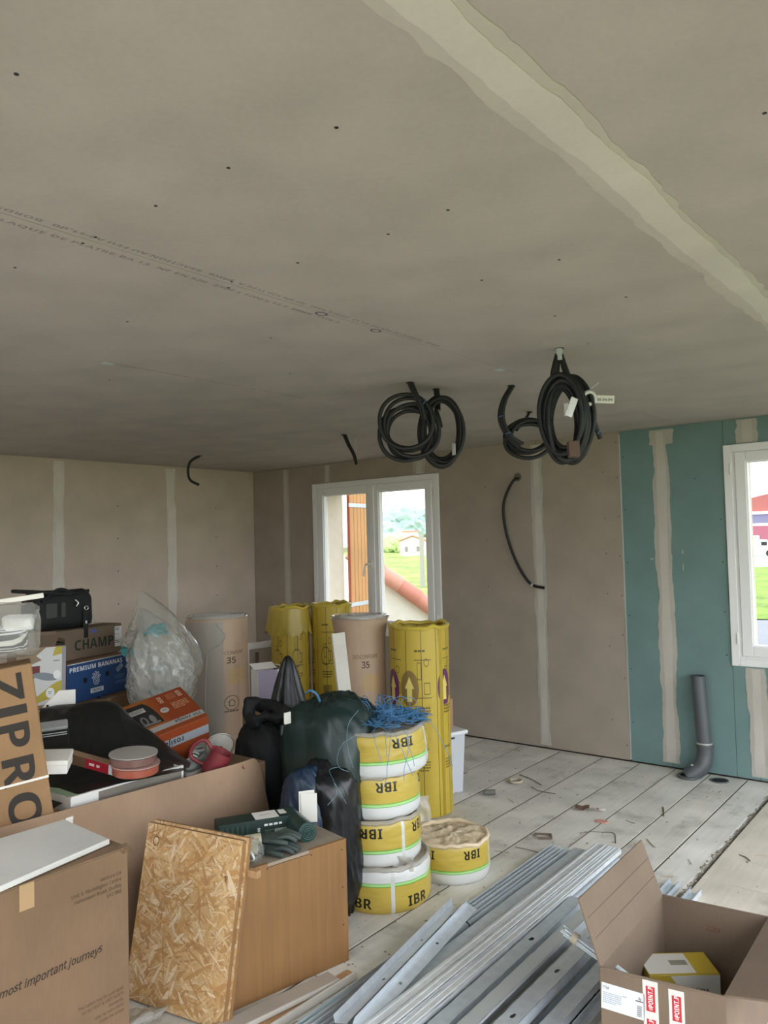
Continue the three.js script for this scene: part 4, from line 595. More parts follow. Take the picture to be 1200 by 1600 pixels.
{ // torn printed carton
  const t = thing('torn_carton', 'torn white and grey printed carton, its flap open and dark inside, before the banana carton', 'carton', [-4.12, .626, -2.15], R(76)), w = .25, h = .60, d = .20; t.rotation.z = -.02;
  for (const [n, a] of [['front_panel', [-w / 2, w / 2, 0, h - .03, d / 2 - .005, d / 2]], ['back_panel', [-w / 2, w / 2, 0, h + .03, -d / 2, -d / 2 + .005]], ['side_panel', [-w / 2, -w / 2 + .005, 0, h, -d / 2, d / 2]], ['side_panel', [w / 2 - .005, w / 2, 0, h, -d / 2, d / 2]], ['bottom_panel', [-w / 2, w / 2, 0, .005, -d / 2, d / 2]]]) mesh(n, span(...a, .001), n === 'front_panel' ? M.cardDark : M.cardGrey, t);
  decal('printed_front', t, face(512, 512, (x, W, H2) => { x.fillStyle = '#c9c8c6'; x.fillRect(0, 0, W, H2); x.fillStyle = '#8d7760'; x.beginPath(); x.moveTo(0, 0); x.lineTo(300, 0); x.lineTo(200, 70); x.lineTo(260, 110); x.lineTo(0, 190); x.fill(); x.fillStyle = '#b3a23d'; x.beginPath(); x.moveTo(512, 300); x.bezierCurveTo(300, 320, 300, 440, 60, 470); x.lineTo(180, 500); x.lineTo(512, 420); x.fill(); x.beginPath(); x.moveTo(400, 0); x.lineTo(512, 0); x.lineTo(512, 60); x.lineTo(370, 80); x.fill(); x.fillStyle = '#6d2b2e'; x.fillRect(90, 160, 150, 70); x.fillStyle = '#7e858c'; x.beginPath(); x.ellipse(300, 260, 130, 34, .18, 0, 7); x.fill(); x.beginPath(); x.ellipse(110, 300, 100, 26, -.6, 0, 7); x.fill(); x.fillStyle = '#e4e4e2'; for (const [a, b, q] of [[420, 250, 40], [350, 410, 46]]) { x.beginPath(); x.arc(a, b, q, 0, 7); x.fill(); } scribble(x, 330, 395, 40, 30, '#77757a', 3, 2); scribble(x, 380, 120, 90, 14, '#333', 6, 1); x.fillStyle = '#8f8d95'; x.fillRect(470, 0, 42, 512); scribble(x, 20, 480, 60, 16, '#7c7c7c', 2, 1); x.fillStyle = '#3a3a3a'; x.beginPath(); x.arc(470, 480, 9, 0, 7); x.fill(); }, .6), w - .004, .30, [0, .415, d / 2 + .001]);
  mesh('open_flap', (() => { const g = rbox(w * .7, .11, .004, .001); g.translate(0, .055, 0); return g; })(), M.cardInside, t).position.set(-.02, h - .03, d / 2 - .002); t.children[t.children.length - 1].rotation.x = .9; mesh('dark_fill', span(-w / 2 + .008, w / 2 - .008, .02, h - .02, -d / 2 + .008, d / 2 - .012), M.dark, t);  // near-black block fills the carton below its rim
  const q = thing('paper_sheet', 'white printed instruction sheet standing below the torn carton, folded at one side', 'paper', [0, 0, 0]); const A = at(60, 1112, 3.86), B = at(118, 1077, 3.88), Cc = at(118, 1112, 3.86), D2 = at(92, 1079, 3.87);
  const sg = new THREE.BufferGeometry(); sg.setAttribute('position', new THREE.Float32BufferAttribute([A, Cc, B, A, B, D2].flatMap((v) => [v.x, v.y, v.z]), 3)); sg.computeVertexNormals(); metric(sg); mesh('sheet', sg, M.paper, q);
  const dot = mesh('printed_dot', new THREE.SphereGeometry(.006, 10, 8), M.dark, q); dot.position.copy(at(74, 1103, 3.855));
}
{ // clear bag with teal things
  const t = thing('clear_bag', 'big crumpled clear plastic bag with teal and white packaging inside, by the banana carton', 'bag', [-3.985, .626, -2.865]); const make = (sx, sy, sz, seed, amp) => { const g = new THREE.SphereGeometry(1, 96, 72), p = g.attributes.position; for (let i = 0; i < p.count; i++) { const v = V().fromBufferAttribute(p, i); const u = Math.max(0, v.y), s = 1 - .62 * u * u; const k = 1 + amp * (N3(v.x * 2.4 + seed, v.y * 2.4, v.z * 2.4) + .5 * (1 - 2 * Math.abs(N3(v.x * 6, v.y * 5 + seed, v.z * 6))) + .3 * (1 - 2 * Math.abs(N3(v.x * 13, v.y * 11 + seed, v.z * 13)))); p.setXYZ(i, v.x * k * sx * s - .10 * u * u, Math.max(.003, (.5 + .5 * v.y) * sy), v.z * k * sz * s + .07 * u * u); } g.computeVertexNormals(); return g; };
  mesh('film', make(.19, .82, .19, 3, .20), M.film, t); mesh('crumpled_liner', make(.16, .72, .16, 7, .30), M.filmMilky, t);
  const teal = std({ color: '#3f8d92', roughness: .6 }), r = rng(6); for (let i = 0; i < 9; i++) { const g = new THREE.IcosahedronGeometry(.06 + .03 * r(), 3), p = g.attributes.position; for (let k = 0; k < p.count; k++) { const v = V().fromBufferAttribute(p, k), q = 1 + .5 * N3(v.x * 22 + i, v.y * 22, v.z * 22); p.setXYZ(k, v.x * q, v.y * q * .6, v.z * q); } g.computeVertexNormals(); mesh(i % 2 ? 'packaging' : 'teal_packaging', g, i % 2 ? M.filmMilky : teal, t).position.set((r() - .5) * .16 - (i > 4 ? .09 : 0), .12 + i * .058, (r() - .5) * .16 + (i > 5 ? .02 : 0)); }
}
{ // orange appliance carton, tipped
  const t = thing('appliance_carton', 'tipped orange carton with silver bands and black picture panel of an appliance', 'carton'); const A = at(185, 1110, 3.93), B = at(285, 1069, 4.12), C2 = at(322, 1122, 3.90), D = at(229, 1155, 3.70);
  const r = B.clone().sub(A).add(C2.clone().sub(D)), w = r.length() / 2; r.normalize(); const up = A.clone().sub(D).add(B.clone().sub(C2)), h = up.length() / 2; up.normalize(); const z = r.clone().cross(up).normalize(), y = z.clone().cross(r).normalize(); const c = A.clone().add(B).add(C2).add(D).multiplyScalar(.25);
  t.quaternion.setFromRotationMatrix(new THREE.Matrix4().makeBasis(r, y, z)); const d = .20; t.position.copy(c).addScaledVector(z, -d / 2);
  mesh('body', rbox(w, h, d, .004), std({ color: '#93401c', map: T.card, roughness: .55 }), t);
  decal('printed_top', t, face(768, 720, (x, W, H2) => {
    const g = x.createLinearGradient(0, 0, W, 0); g.addColorStop(.3, '#b36a2a'); g.addColorStop(.55, '#a34720'); x.fillStyle = g; x.fillRect(0, 0, W, H2); x.fillStyle = '#2a2a29'; x.beginPath(); x.moveTo(0, 60); x.lineTo(240, 60); x.quadraticCurveTo(330, 180, 320, 520); x.lineTo(0, 520); x.fill(); x.fillStyle = '#b9b7b2'; x.fillRect(0, 560, W, 90); x.fillStyle = '#a34c1f'; x.fillRect(0, 650, W, 70);
    x.save(); x.translate(120, 190); x.fillStyle = '#cfccc6'; x.fillRect(-80, -45, 180, 90); scribble(x, -65, -30, 150, 60, '#47443f', 4, 3); x.restore(); x.fillStyle = '#8e8c88'; x.beginPath(); x.ellipse(130, 400, 40, 90, 0, 0, 7); x.fill(); x.beginPath(); x.ellipse(230, 400, 34, 80, 0, 0, 7); x.fill(); x.fillRect(80, 470, 210, 34); x.fillStyle = '#2a2a29'; x.beginPath(); x.ellipse(130, 400, 22, 60, 0, 0, 7); x.fill();
    txt(x, 'rosija', 510, 606, 74, '#33302c', { bold: true, rot: Math.PI }); txt(x, '750', 690, 604, 64, '#5c564f', { rot: Math.PI, bold: true }); x.fillStyle = '#cfcac2'; x.beginPath(); x.arc(410, 330, 52, 0, 7); x.fill(); scribble(x, 380, 310, 60, 40, '#77726b', 7, 3); txt(x, '0550', 445, 120, 70, '#e3c8a4', { bold: true, rot: Math.PI / 2, sx: .9 }); txt(x, '650', 690, 110, 76, '#ecd3b4', { bold: true, rot: Math.PI / 2 }); scribble(x, 520, 250, 200, 140, 'rgba(240,205,170,.75)', 9, 5); scribble(x, 530, 60, 110, 120, 'rgba(240,205,170,.5)', 10, 5);
  }), w - .004, h - .004, [0, 0, d / 2 + .0008]); t.children.at(-1).material.color.set('#d8d8d8');
  decal('printed_side', t, face(768, 400, (x, W, H2) => { x.fillStyle = '#93411b'; x.fillRect(0, 0, W, H2); x.fillStyle = '#9aa0a6'; x.fillRect(0, 90, W, 100); txt(x, 'rosija', 330, 142, 92, '#2e3033', { bold: true, rot: Math.PI }); x.fillStyle = '#a89d92'; x.beginPath(); x.arc(660, 290, 56, 0, 7); x.fill(); }), w - .004, d - .004, [0, -h / 2 - .0008, 0], [Math.PI / 2, 0, 0]);
}
// ---- black plastic sheet thrown over the heap
function drape(rows, nu, nv, seed, amp) {
  const cs = rows.map((r) => new THREE.CatmullRomCurve3(r.map((q) => at(...q)))), pos = [], idx = [];
  for (let j = 0; j <= nv; j++) for (let i = 0; i <= nu; i++) { const cc = new THREE.CatmullRomCurve3(cs.map((c) => c.getPoint(i / nu))), q = cc.getPoint(j / nv), e = Math.sin(Math.PI * j / nv); q.y += amp * e * (N3(q.x * 6 + seed, q.y * 6, q.z * 6) + .4 * (1 - 2 * Math.abs(N3(q.x * 13, q.y * 9 + seed, q.z * 13)))); pos.push(q.x, q.y, q.z); }
  for (let j = 0; j < nv; j++) for (let i = 0; i < nu; i++) { const a = j * (nu + 1) + i; idx.push(a, a + 1, a + nu + 1, a + 1, a + nu + 2, a + nu + 1); }
  const g = new THREE.BufferGeometry(); g.setAttribute('position', new THREE.Float32BufferAttribute(pos, 3)); g.setIndex(idx); g.computeVertexNormals(); return metric(g);
}
{
  tag(mesh('plastic_sheet', drape([[[76, 1268, 3.12], [120, 1243, 3.16], [180, 1226, 3.24], [240, 1214, 3.34], [286, 1204, 3.42]], [[72, 1225, 3.3], [120, 1213, 3.32], [180, 1206, 3.38], [240, 1205, 3.45], [290, 1201, 3.5]], [[68, 1172, 3.5], [120, 1165, 3.5], [175, 1170, 3.52], [232, 1186, 3.56], [296, 1198, 3.6]], [[64, 1125, 3.68], [120, 1114, 3.68], [178, 1116, 3.68], [222, 1146, 3.68], [298, 1195, 3.68]], [[62, 1106, 3.8], [120, 1099, 3.8], [178, 1098, 3.8], [214, 1128, 3.76], [300, 1193, 3.74]], [[62, 1130, 3.9], [120, 1126, 3.9], [180, 1126, 3.88], [220, 1150, 3.84], [301, 1200, 3.8]]], 60, 50, 4, .014), M.tarp), 'black plastic sheet draped over the heap in front of the orange carton', 'sheet');
  const t = thing('tray', 'flat white-edged tray with pale green top, lying on the heap behind the cardboard sheet', 'panel'); const a = V(-2.955, .715, -1.69), b = V(-2.955, .715, -2.215), wd = .42;
  mesh('panel_top', span(-.955 - 0, -.955 + wd, 0, .006, -.26, .26), std({ color: '#a9c4a4', roughness: .35 }), t); t.children[0].geometry.translate(.955 - wd, 0, 0); t.position.set(-2.95, .712, -1.95);
  mesh('edge_strip', span(-.006, .006, -.055, .008, -.27, -.258, .001), M.white, t); mesh('edge_strip', span(-.004, .004, -.05, .006, -.258, .27, .001), std({ color: '#8d857b', map: T.card, roughness: .8 }), t); mesh('edge_trim', span(-.008, .006, .005, .013, -.27, .27, .001), M.white, t); mesh('corner_piece', span(-.004, .0055, -.05, .006, .15, .272, .001), M.white, t); mesh('back_edge', span(-wd, -wd + .01, -.05, .006, -.27, .27, .001), M.white, t); mesh('side_edge', span(-wd, 0, -.05, .006, .262, .272, .001), M.white, t); mesh('side_edge', span(-wd, 0, -.05, .006, -.272, -.262, .001), M.white, t);
}
{ // things lying on the sheet
  const tub = (label, c, col, lidc) => { const t = thing('round_tub', label, 'tub', [c.x, c.y, c.z]); t.rotation.z = -.04; mesh('tub_body', (() => { const g = new THREE.LatheGeometry([[0, 0], [.088, 0], [.093, .004], [.093, .028], [.096, .030], [.096, .034], [.0, .034]].map(([x, y]) => new THREE.Vector2(x, y)), 48); return g; })(), phy({ color: col, roughness: .25, clearcoat: .5 }), t); mesh('lid', (() => { const g = new THREE.LatheGeometry([[0, .0345], [.096, .0345], [.098, .037], [.097, .041], [.0, .042]].map(([x, y]) => new THREE.Vector2(x, y)), 48); return g; })(), lidc, t); return t; };
  const c = at(212, 1207, 3.26); tub('round clear tub with red contents, lower one of two stacked on the black sheet', c, '#a35847', phy({ color: '#cfa79d', roughness: .2, transmission: .3, thickness: 0 })); tub('round tub with greyish lid, upper one of two stacked on the black sheet', c.clone().add(V(-.008, .0425, .005)), '#7a5c55', phy({ color: '#b9b3ae', roughness: .2, transmission: .2, thickness: 0 }));
  const b = thing('slim_carton', 'slim red and white carton poking out from under the white box', 'carton'); const P = at(104, 1180, 3.32), Q = at(202, 1207, 3.28); const r = Q.clone().sub(P), w = r.length(); r.normalize(); orient(b, r, V(.35, .9, .15), P.clone().add(Q).multiplyScalar(.5)); mesh('body', rbox(w, .05, .03, .002), M.cardDark, b);
  decal('printed_front', b, face(512, 128, (x, W, H2) => { x.fillStyle = '#6b4f3a'; x.fillRect(0, 0, W, H2); x.fillStyle = '#a81f2e'; x.fillRect(170, 0, 190, 128); x.fillStyle = '#d9dcdd'; x.fillRect(360, 0, 152, 128); scribble(x, 200, 45, 120, 70, '#e3cfcf', 12, 1); scribble(x, 385, 26, 80, 76, '#3c4a55', 4, 3); x.fillStyle = '#7ec3dd'; x.fillRect(480, 0, 32, 128); }), w - .003, .048, [0, 0, .0158]);
  const rt = thing('router', 'black plastic device with pale stripe, tilted beside the lettered tall carton', 'device'); const c2 = at(84, 1150, 3.36); orient(rt, V(.5, .04, -.86), V(.45, .86, .24), c2); mesh('housing', rbox(.12, .11, .045, .01), M.dark, rt); mesh('top_cover', rbox(.116, .016, .05, .006), std({ color: '#9a9a98', roughness: .4 }), rt).position.set(0, .058, 0); for (const y of [.036, .024]) mesh('light_stripe', rbox(.10, .0035, .004, .001), std({ color: '#b5b5b5', roughness: .4 }), rt).position.set(.004, y, .023);
  const wb = thing('white_box', 'small white box wedged between the lettered carton and the black sheet', 'box'); orient(wb, V(.62, -.06, -.78), V(.1, .98, .05), at(76, 1192, 3.12)); mesh('box_base', rbox(.16, .045, .13, .004), M.white, wb); mesh('box_lid', rbox(.164, .02, .134, .004), M.paper, wb).position.set(0, .022, 0);
  const wc = thing('white_box', 'white carton edge showing low between the lettered carton and the cardboard sheet', 'box'); orient(wc, V(.5, .02, -.86), V(.05, .99, .02), at(84, 1289, 3.05)); mesh('box_base', rbox(.14, .05, .08, .003), M.white, wc); mesh('box_lid', rbox(.143, .012, .083, .003), M.paper, wc).position.set(0, .028, 0);
}
{ // red mug-like watering can, pale shoe, glass lid
  const c = at(330, 1192, 3.72), t = thing('watering_can', 'small red plastic watering can tipped over beside the orange carton', 'watering can', [c.x, c.y - .05, c.z], R(40)); const red = std({ color: '#853339', roughness: .45 }); t.rotation.z = -.5;
  mesh('can_body', (() => { const g = new THREE.LatheGeometry([[0, 0], [.052, 0], [.058, .01], [.050, .11], [.055, .115], [.046, .112], [.052, .012], [0, .006]].map(([x, y]) => new THREE.Vector2(x, y)), 40); return g; })(), red, t); mesh('handle', tube([V(-.045, .10, 0), V(-.10, .125, .0), V(-.135, .08, 0), V(-.125, .03, 0), V(-.055, .02, 0)], .0095, 40, 8), red, t); mesh('spout', tube([V(.045, .03, 0), V(.09, .06, 0), V(.12, .10, 0)], .013, 20, 8), red, t);
  const s = at(306, 1205, 3.80), sh = thing('shoe', 'pale grey canvas shoe lying between the pale tray and the watering can', 'shoe', [s.x, .626, s.z], R(-60)); const cv = std({ color: '#8f9792', roughness: .9, bumpMap: T.fabric, bumpScale: .001 });
  mesh('upper', (() => { const g = new THREE.SphereGeometry(1, 36, 24), p = g.attributes.position; for (let i = 0; i < p.count; i++) { const v = V().fromBufferAttribute(p, i), u = v.x * .5 + .5; p.setXYZ(i, v.x * .115, Math.max(.012, .035 + v.y * (.06 - .035 * u) * (v.y > 0 && Math.abs(v.z) < .55 && v.x < .1 && v.y > .8 ? .5 : 1)), v.z * (.042 - .004 * u)); } g.computeVertexNormals(); return g; })(), cv, sh); mesh('sole', (() => { const g = new THREE.CylinderGeometry(1, 1, .014, 36); g.scale(.118, 1, .045); g.translate(0, .008, 0); return g; })(), M.white, sh); mesh('collar', (() => { const g = new THREE.TorusGeometry(.036, .008, 8, 28); g.rotateX(Math.PI / 2); g.scale(1.2, 1, .85); g.translate(-.055, .086, 0); return g; })(), cv, sh); for (let k = 0; k < 3; k++) mesh('lace', tube([V(.01 + k * .02, .078 - k * .008, -.022), V(.014 + k * .02, .088 - k * .009, 0), V(.01 + k * .02, .078 - k * .008, .022)], .003, 12, 6), M.white, sh);
  const g0 = at(343, 1166, 3.86), gl = thing('saucepan_cover', 'round glass pan lid with steel rim leaning on the kraft insulation roll', 'lid', [g0.x, g0.y, g0.z], R(60)); gl.rotation.x = .35; mesh('glass', (() => { const g = new THREE.SphereGeometry(.16, 32, 12, 0, 6.3, 0, .45); g.rotateX(Math.PI / 2); g.translate(0, 0, -.145); return g; })(), M.filmMilky, gl); mesh('rim', new THREE.TorusGeometry(.07, .004, 8, 40), std({ color: '#b8b6b0', metalness: .8, roughness: .3 }), gl); mesh('knob', new THREE.SphereGeometry(.013, 14, 10), M.dark, gl).position.set(0, 0, .022);
}
// ---- behind the rolls
{
  const c = at(416, 1070, 4.85), t = thing('open_carton', 'small white and mauve carton with open flaps behind the black sack', 'carton', [c.x, .70, c.z], toCam(c.x, c.z) + .35); const mv = std({ color: '#8d8496', roughness: .7 }); const h = .24, w = .15, d = .13;
  for (const [n, a, m] of [['front_panel', [-w / 2, w / 2, 0, h, d / 2 - .003, d / 2], mv], ['back_panel', [-w / 2, w / 2, 0, h, -d / 2, -d / 2 + .003], M.paper], ['side_panel', [-w / 2, -w / 2 + .003, 0, h, -d / 2, d / 2], M.paper], ['side_panel', [w / 2 - .003, w / 2, 0, h, -d / 2, d / 2], mv], ['bottom_panel', [-w / 2, w / 2, 0, .003, -d / 2, d / 2], M.paper]]) mesh(n, span(...a, .0008), m, t);
  mesh('white_edge', span(w / 2 - .022, w / 2 + .001, 0, h, d / 2, d / 2 + .001), M.paper, t); mesh('open_flap', rbox(w, .002, .09, .0006), M.paper, t).position.set(0, h + .012, -.05); t.children.at(-1).rotation.x = .3; mesh('open_flap', rbox(.07, .002, .11, .0006), M.paper, t).position.set(w / 2 + .03, h + .008, 0); t.children.at(-1).rotation.z = -.3;
  const st = thing('carton', 'plain carton under the mauve carton, hidden by the black sack', 'carton', [c.x, 0, c.z], toCam(c.x, c.z) + .2); cartonBody(st, .26, .69, .24, M.cardDark, 12, { tape: false });
  tag(mesh('plaster_offcut', beam(at(528, 989, 4.45), at(562, 1190, 4.30).setY(.02), .090, .0125, .001), M.whiteWood), 'narrow white plasterboard offcut leaning between the yellow and kraft rolls', 'offcut');
  const tr = thing('trestle', 'pale wooden trestle with a plank, between the clear bag and the kraft roll', 'trestle'); const q = (u, v, dd) => at(u, v, dd); const P0 = q(292, 1005, 5.6), f = P0.clone().setY(.0), lag = V(.18, 0, .25); mesh('leg', beam(P0, f, .045, .03), M.whiteWood, tr); mesh('leg', beam(P0.clone().add(V(.16, -.02, .22)), f.clone().add(V(.2, 0, .28)), .045, .03), M.whiteWood, tr); mesh('plank', beam(q(258, 1050, 5.5), q(304, 1036, 5.7), .10, .035), M.wood, tr); mesh('brace', beam(q(290, 1030, 5.6), q(306, 1026, 5.75), .03, .03), M.whiteWood, tr);
  const wf = thing('framed_board', 'white-framed board with a brown stripe leaning against the wall behind rolls', 'panel'); const A = q(398, 1004, 6.4), B = q(442, 1003, 6.6); const r = B.clone().sub(A).setY(0), w2 = r.length() + .2; const yaw = Math.atan2(-r.z, r.x); wf.position.set((A.x + B.x) / 2, 0, (A.z + B.z) / 2); wf.rotation.y = yaw; const top = A.y; mesh('board', span(-w2 / 2, w2 / 2, 0, top - .03, -.008, .008), M.board, wf); mesh('frame_rail', span(-w2 / 2, w2 / 2, top - .05, top, -.015, .015, .002), M.white, wf); mesh('frame_stile', span(-w2 / 2, -w2 / 2 + .035, 0, top - .05, -.015, .015, .002), M.white, wf); mesh('frame_stile', span(w2 / 2 - .035, w2 / 2, 0, top - .05, -.015, .015, .002), M.white, wf); mesh('brown_stripe', span(-w2 / 2 + .10, -w2 / 2 + .13, .1, top - .08, .008, .012), std({ color: '#6e5648', roughness: .8 }), wf);
}
{ // storage bin and carton on it
  const t = thing('storage_bin', 'translucent grey storage bin with dark handle slot, behind the purple-marked yellow roll', 'bin', [-3.135, 0, -4.435], R(72)); const w = .34, h = .40, d = .26;
  const g = new THREE.BoxGeometry(w, h, d, 6, 8, 6), p = g.attributes.position; for (let i = 0; i < p.count; i++) { const k = .88 + .12 * (p.getY(i) / h + .5); p.setX(i, p.getX(i) * k); p.setZ(i, p.getZ(i) * k); } g.translate(0, h / 2, 0); g.computeVertexNormals(); mesh('tub', metric(g), M.bin, t); mesh('rim', (() => { const q = new RoundedBoxGeometry(w + .035, .028, d + .035, 3, .01); q.translate(0, h, 0); return q; })(), std({ color: '#e4e6ea', roughness: .3 }), t); mesh('handle_slot', rbox(.12, .012, .006, .002), M.dark, t).position.set(.02, h - .03, d / 2); mesh('dark_contents', (() => { const q = new THREE.SphereGeometry(.09, 20, 14); q.scale(1, .8, .3); return q; })(), std({ color: '#8d8f96', roughness: .8 }), t).position.set(.04, .13, d / 2 - .05);
  const c = thing('carton', 'small reddish-brown carton standing on the storage bin lid', 'carton', [-3.18, .4145, -4.45], R(72)); cartonBody(c, .27, .20, .20, M.cardRed, 17, { tape: false });
}
// ================================================================ STEEL PROFILES ON THE FLOOR
// a channel along -z from its near end; web w across, flanges f high; up = flanges up
function channel(w, f, len, o = {}) {
  const t = .0015, g = []; const s = new THREE.Shape(); s.moveTo(-w / 2, 0); s.lineTo(w / 2, 0); s.lineTo(w / 2, len); s.lineTo(-w / 2, len); s.closePath();
  for (const q of o.holes ?? []) { const h = new THREE.Path(); h.absellipse(0, q, o.hw ?? .009, o.hl ?? .016, 0, Math.PI * 2, true); s.holes.push(h); }
  const web = new THREE.ExtrudeGeometry(s, { depth: t, bevelEnabled: false, curveSegments: 10 }); web.rotateX(-Math.PI / 2); web.translate(0, o.up ? 0 : f - t, 0); g.push(metric(web, 1));
  if (f > 0) for (const k of [-1, 1]) { if (o.single && k > 0) continue; g.push(span(k * w / 2 - (k > 0 ? t : 0), k * w / 2 + (k > 0 ? 0 : t), 0, f, -len, 0)); if (o.lip) g.push(span(Math.min(k * w / 2, k * (w / 2 - o.lip)), Math.max(k * w / 2, k * (w / 2 - o.lip)), o.up ? f - t : 0, o.up ? f : t, -len, 0)); }
  if (o.rib) for (const x of o.rib) g.push(span(x - .004, x + .004, o.up ? 0 : f - .0005, o.up ? .003 : f + .002, -len, 0));
  return merge(g);
}
function profile(label, x1, z1, x2, z2, y, geo, m, o = {}) {   // far end (x1, z1), near end (x2, z2)
  const p = mesh('steel_profile', geo, m); p.position.set(x2, y, z2); p.rotation.order = 'YXZ'; p.rotation.set(o.pitch ?? 0, Math.atan2(-(x1 - x2), -(z1 - z2)), o.roll ?? 0);
  tag(p, label, 'steel profile', 'galvanised steel profiles lying on the floor'); return p;
}
{
  const L = 2.35, Z1 = -3.93, Z2 = -1.58;
  // studs standing on edge, side by side
  const edge = channel(.0235, .042, L, { up: true });
  ['first', 'second', 'third', 'fourth', 'fifth'].forEach((n, i) => profile(`thin steel stud on edge in the wired bundle, ${n} from the glass wool stack`, -2.005 + i * .025, Z1 - .02 + .012 * (i % 3), -2.005 + i * .025 + .01, Z2, .002 + .002 * (i % 2), edge, M.galv));
  profile('wide grey steel stud, flat web up, beside the wired bundle', -1.835, -3.90, -1.82, Z2, .012, channel(.088, .042, L, { lip: .006 }), M.galvDull);
  const hat = channel(.047, .022, L + .05, { rib: [-.012, .012] });
  [['bright steel furring channel, leftmost of the shiny row', -1.762], ['bright steel furring channel, second of the shiny row', -1.713], ['bright steel furring channel, third of the shiny row', -1.664]].forEach(([l, x], i) => profile(l, x - .004, -3.90 + i * .03, x + .012, Z2, .058 + (i === 1 ? .006 : 0), hat, M.galvBright));
  [['steel channel lying under the shiny row, its end hidden', -1.74], ['steel channel under the right of the shiny row', -1.665]].forEach(([l, x], i) => profile(l, x, -3.84, x + .01, Z2, .008, channel(.06, .046, L, {}), M.galvDull));
  profile('steel stud with a curled open end just below the shiny row', -1.60, -3.36, -1.565, -1.4, .045, channel(.062, .03, 1.95, { lip: .007, holes: [.7, 1.5] }), M.galvDull);
  profile('long steel track lying low between the shiny row and the carton', -1.545, -3.78, -1.52, -1.45, .004, channel(.05, .038, 2.3, { lip: .006 }), M.galvDull);
  profile('smooth broad steel profile laid crosswise over the others', -1.50, -3.30, -1.47, -1.55, .082, channel(.058, .012, 1.75, {}), std({ color: '#cdd2d4', roughness: .5, metalness: .45 }));
  profile('perforated steel stud with oval holes beside the open carton', -1.395, -3.12, -1.375, -1.5, .048, channel(.07, .04, 1.62, { lip: .006, holes: [.88, 1.22, .55, 1.52] }), M.galv);
  profile('steel track nearest the open carton, partly under it in view', -1.29, -3.3, -1.285, -1.5, .03, channel(.06, .03, 1.8, { lip: .005 }), M.galv);
  profile('low steel channel between the perforated stud and the carton', -1.345, -3.9, -1.335, -1.5, .0, channel(.05, .027, 2.4, { up: true }), M.galvDull);
  profile('steel channel whose far end shows behind the open carton', -1.235, -3.86, -1.225, -1.5, .0, channel(.05, .028, 2.36, { up: true, lip: .006 }), M.galv);
  // two loose angles on top
  const ang = (seed) => channel(.05, .028, .98, { up: true, single: true, holes: [.3, .62], hw: .006, hl: .008 });
  profile('loose steel angle with round holes, lying over the wired bundle, nearer the glass wool', -2.005, -2.98, -1.845, -2.02, .075, ang(1), M.galv, { roll: .25 });
  profile('loose steel angle crossing the wired bundle, its pointed tip up', -1.935, -2.99, -1.775, -2.03, .078, ang(2), M.galv, { roll: -.35 });
  profile('dusty steel track lying at the foot of the bundle by the plasterboard scraps', -1.915, -2.70, -1.865, -1.75, .0, channel(.05, .02, .95, { up: true, lip: .005 }), std({ color: '#a69d92', roughness: .7, metalness: .25 }));
  tag(mesh('wire_tie', tube([V(-2.03, .0, -2.9), V(-2.035, .056, -2.9), V(-1.96, .06, -2.895), V(-1.886, .057, -2.89), V(-1.878, .0, -2.89)], .003, 30, 6), M.dark), 'dark wire tie around the bundle of thin studs', 'wire');
}
// ---- plasterboard scraps by the crate
{
  const off = (label, a, b, w, h, m) => tag(mesh('plaster_offcut', beam(a, b, w, h, .001), m), label, 'offcut');
  { const t = thing('plaster_offcut', 'long white-edged plasterboard strip nearest the plywood crate', 'offcut'), A = V(-2.125, .022, -2.29), B = V(-2.235, .022, -1.70); mesh('core', beam(A, B, .07, .018, .001), M.board, t); const s = B.clone().sub(A).cross(V(0, 1, 0)).normalize().multiplyScalar(-.0375); if (s.x < 0) s.negate(); mesh('white_edge', beam(A.clone().add(s), B.clone().add(s), .006, .0185, .0008), M.tape, t); }
  off('thin white plasterboard strip crossing beside the longest one', V(-2.07, .017, -2.36), V(-2.10, .017, -1.72), .010, .030, M.tape);
  off('short beige plasterboard scrap with a chipped corner by the steel track', V(-2.02, .0065, -2.46), V(-1.985, .0065, -2.10), .058, .0125, M.board);
  off('small teal plasterboard sliver lying on the beige scrap', V(-2.0, .0195, -2.225), V(-2.0, .0195, -1.9), .035, .0125, std({ color: '#74b4b6', map: T.plaster, roughness: .8 }));
  off('stubby beige plasterboard scrap beside the teal sliver', V(-2.035, .0065, -2.02), V(-2.04, .0065, -1.85), .045, .0125, M.board);
  off('flat wooden lath under the two white strips', V(-2.11, .005, -2.38), V(-2.155, .005, -1.7), .05, .009, M.wood);
}
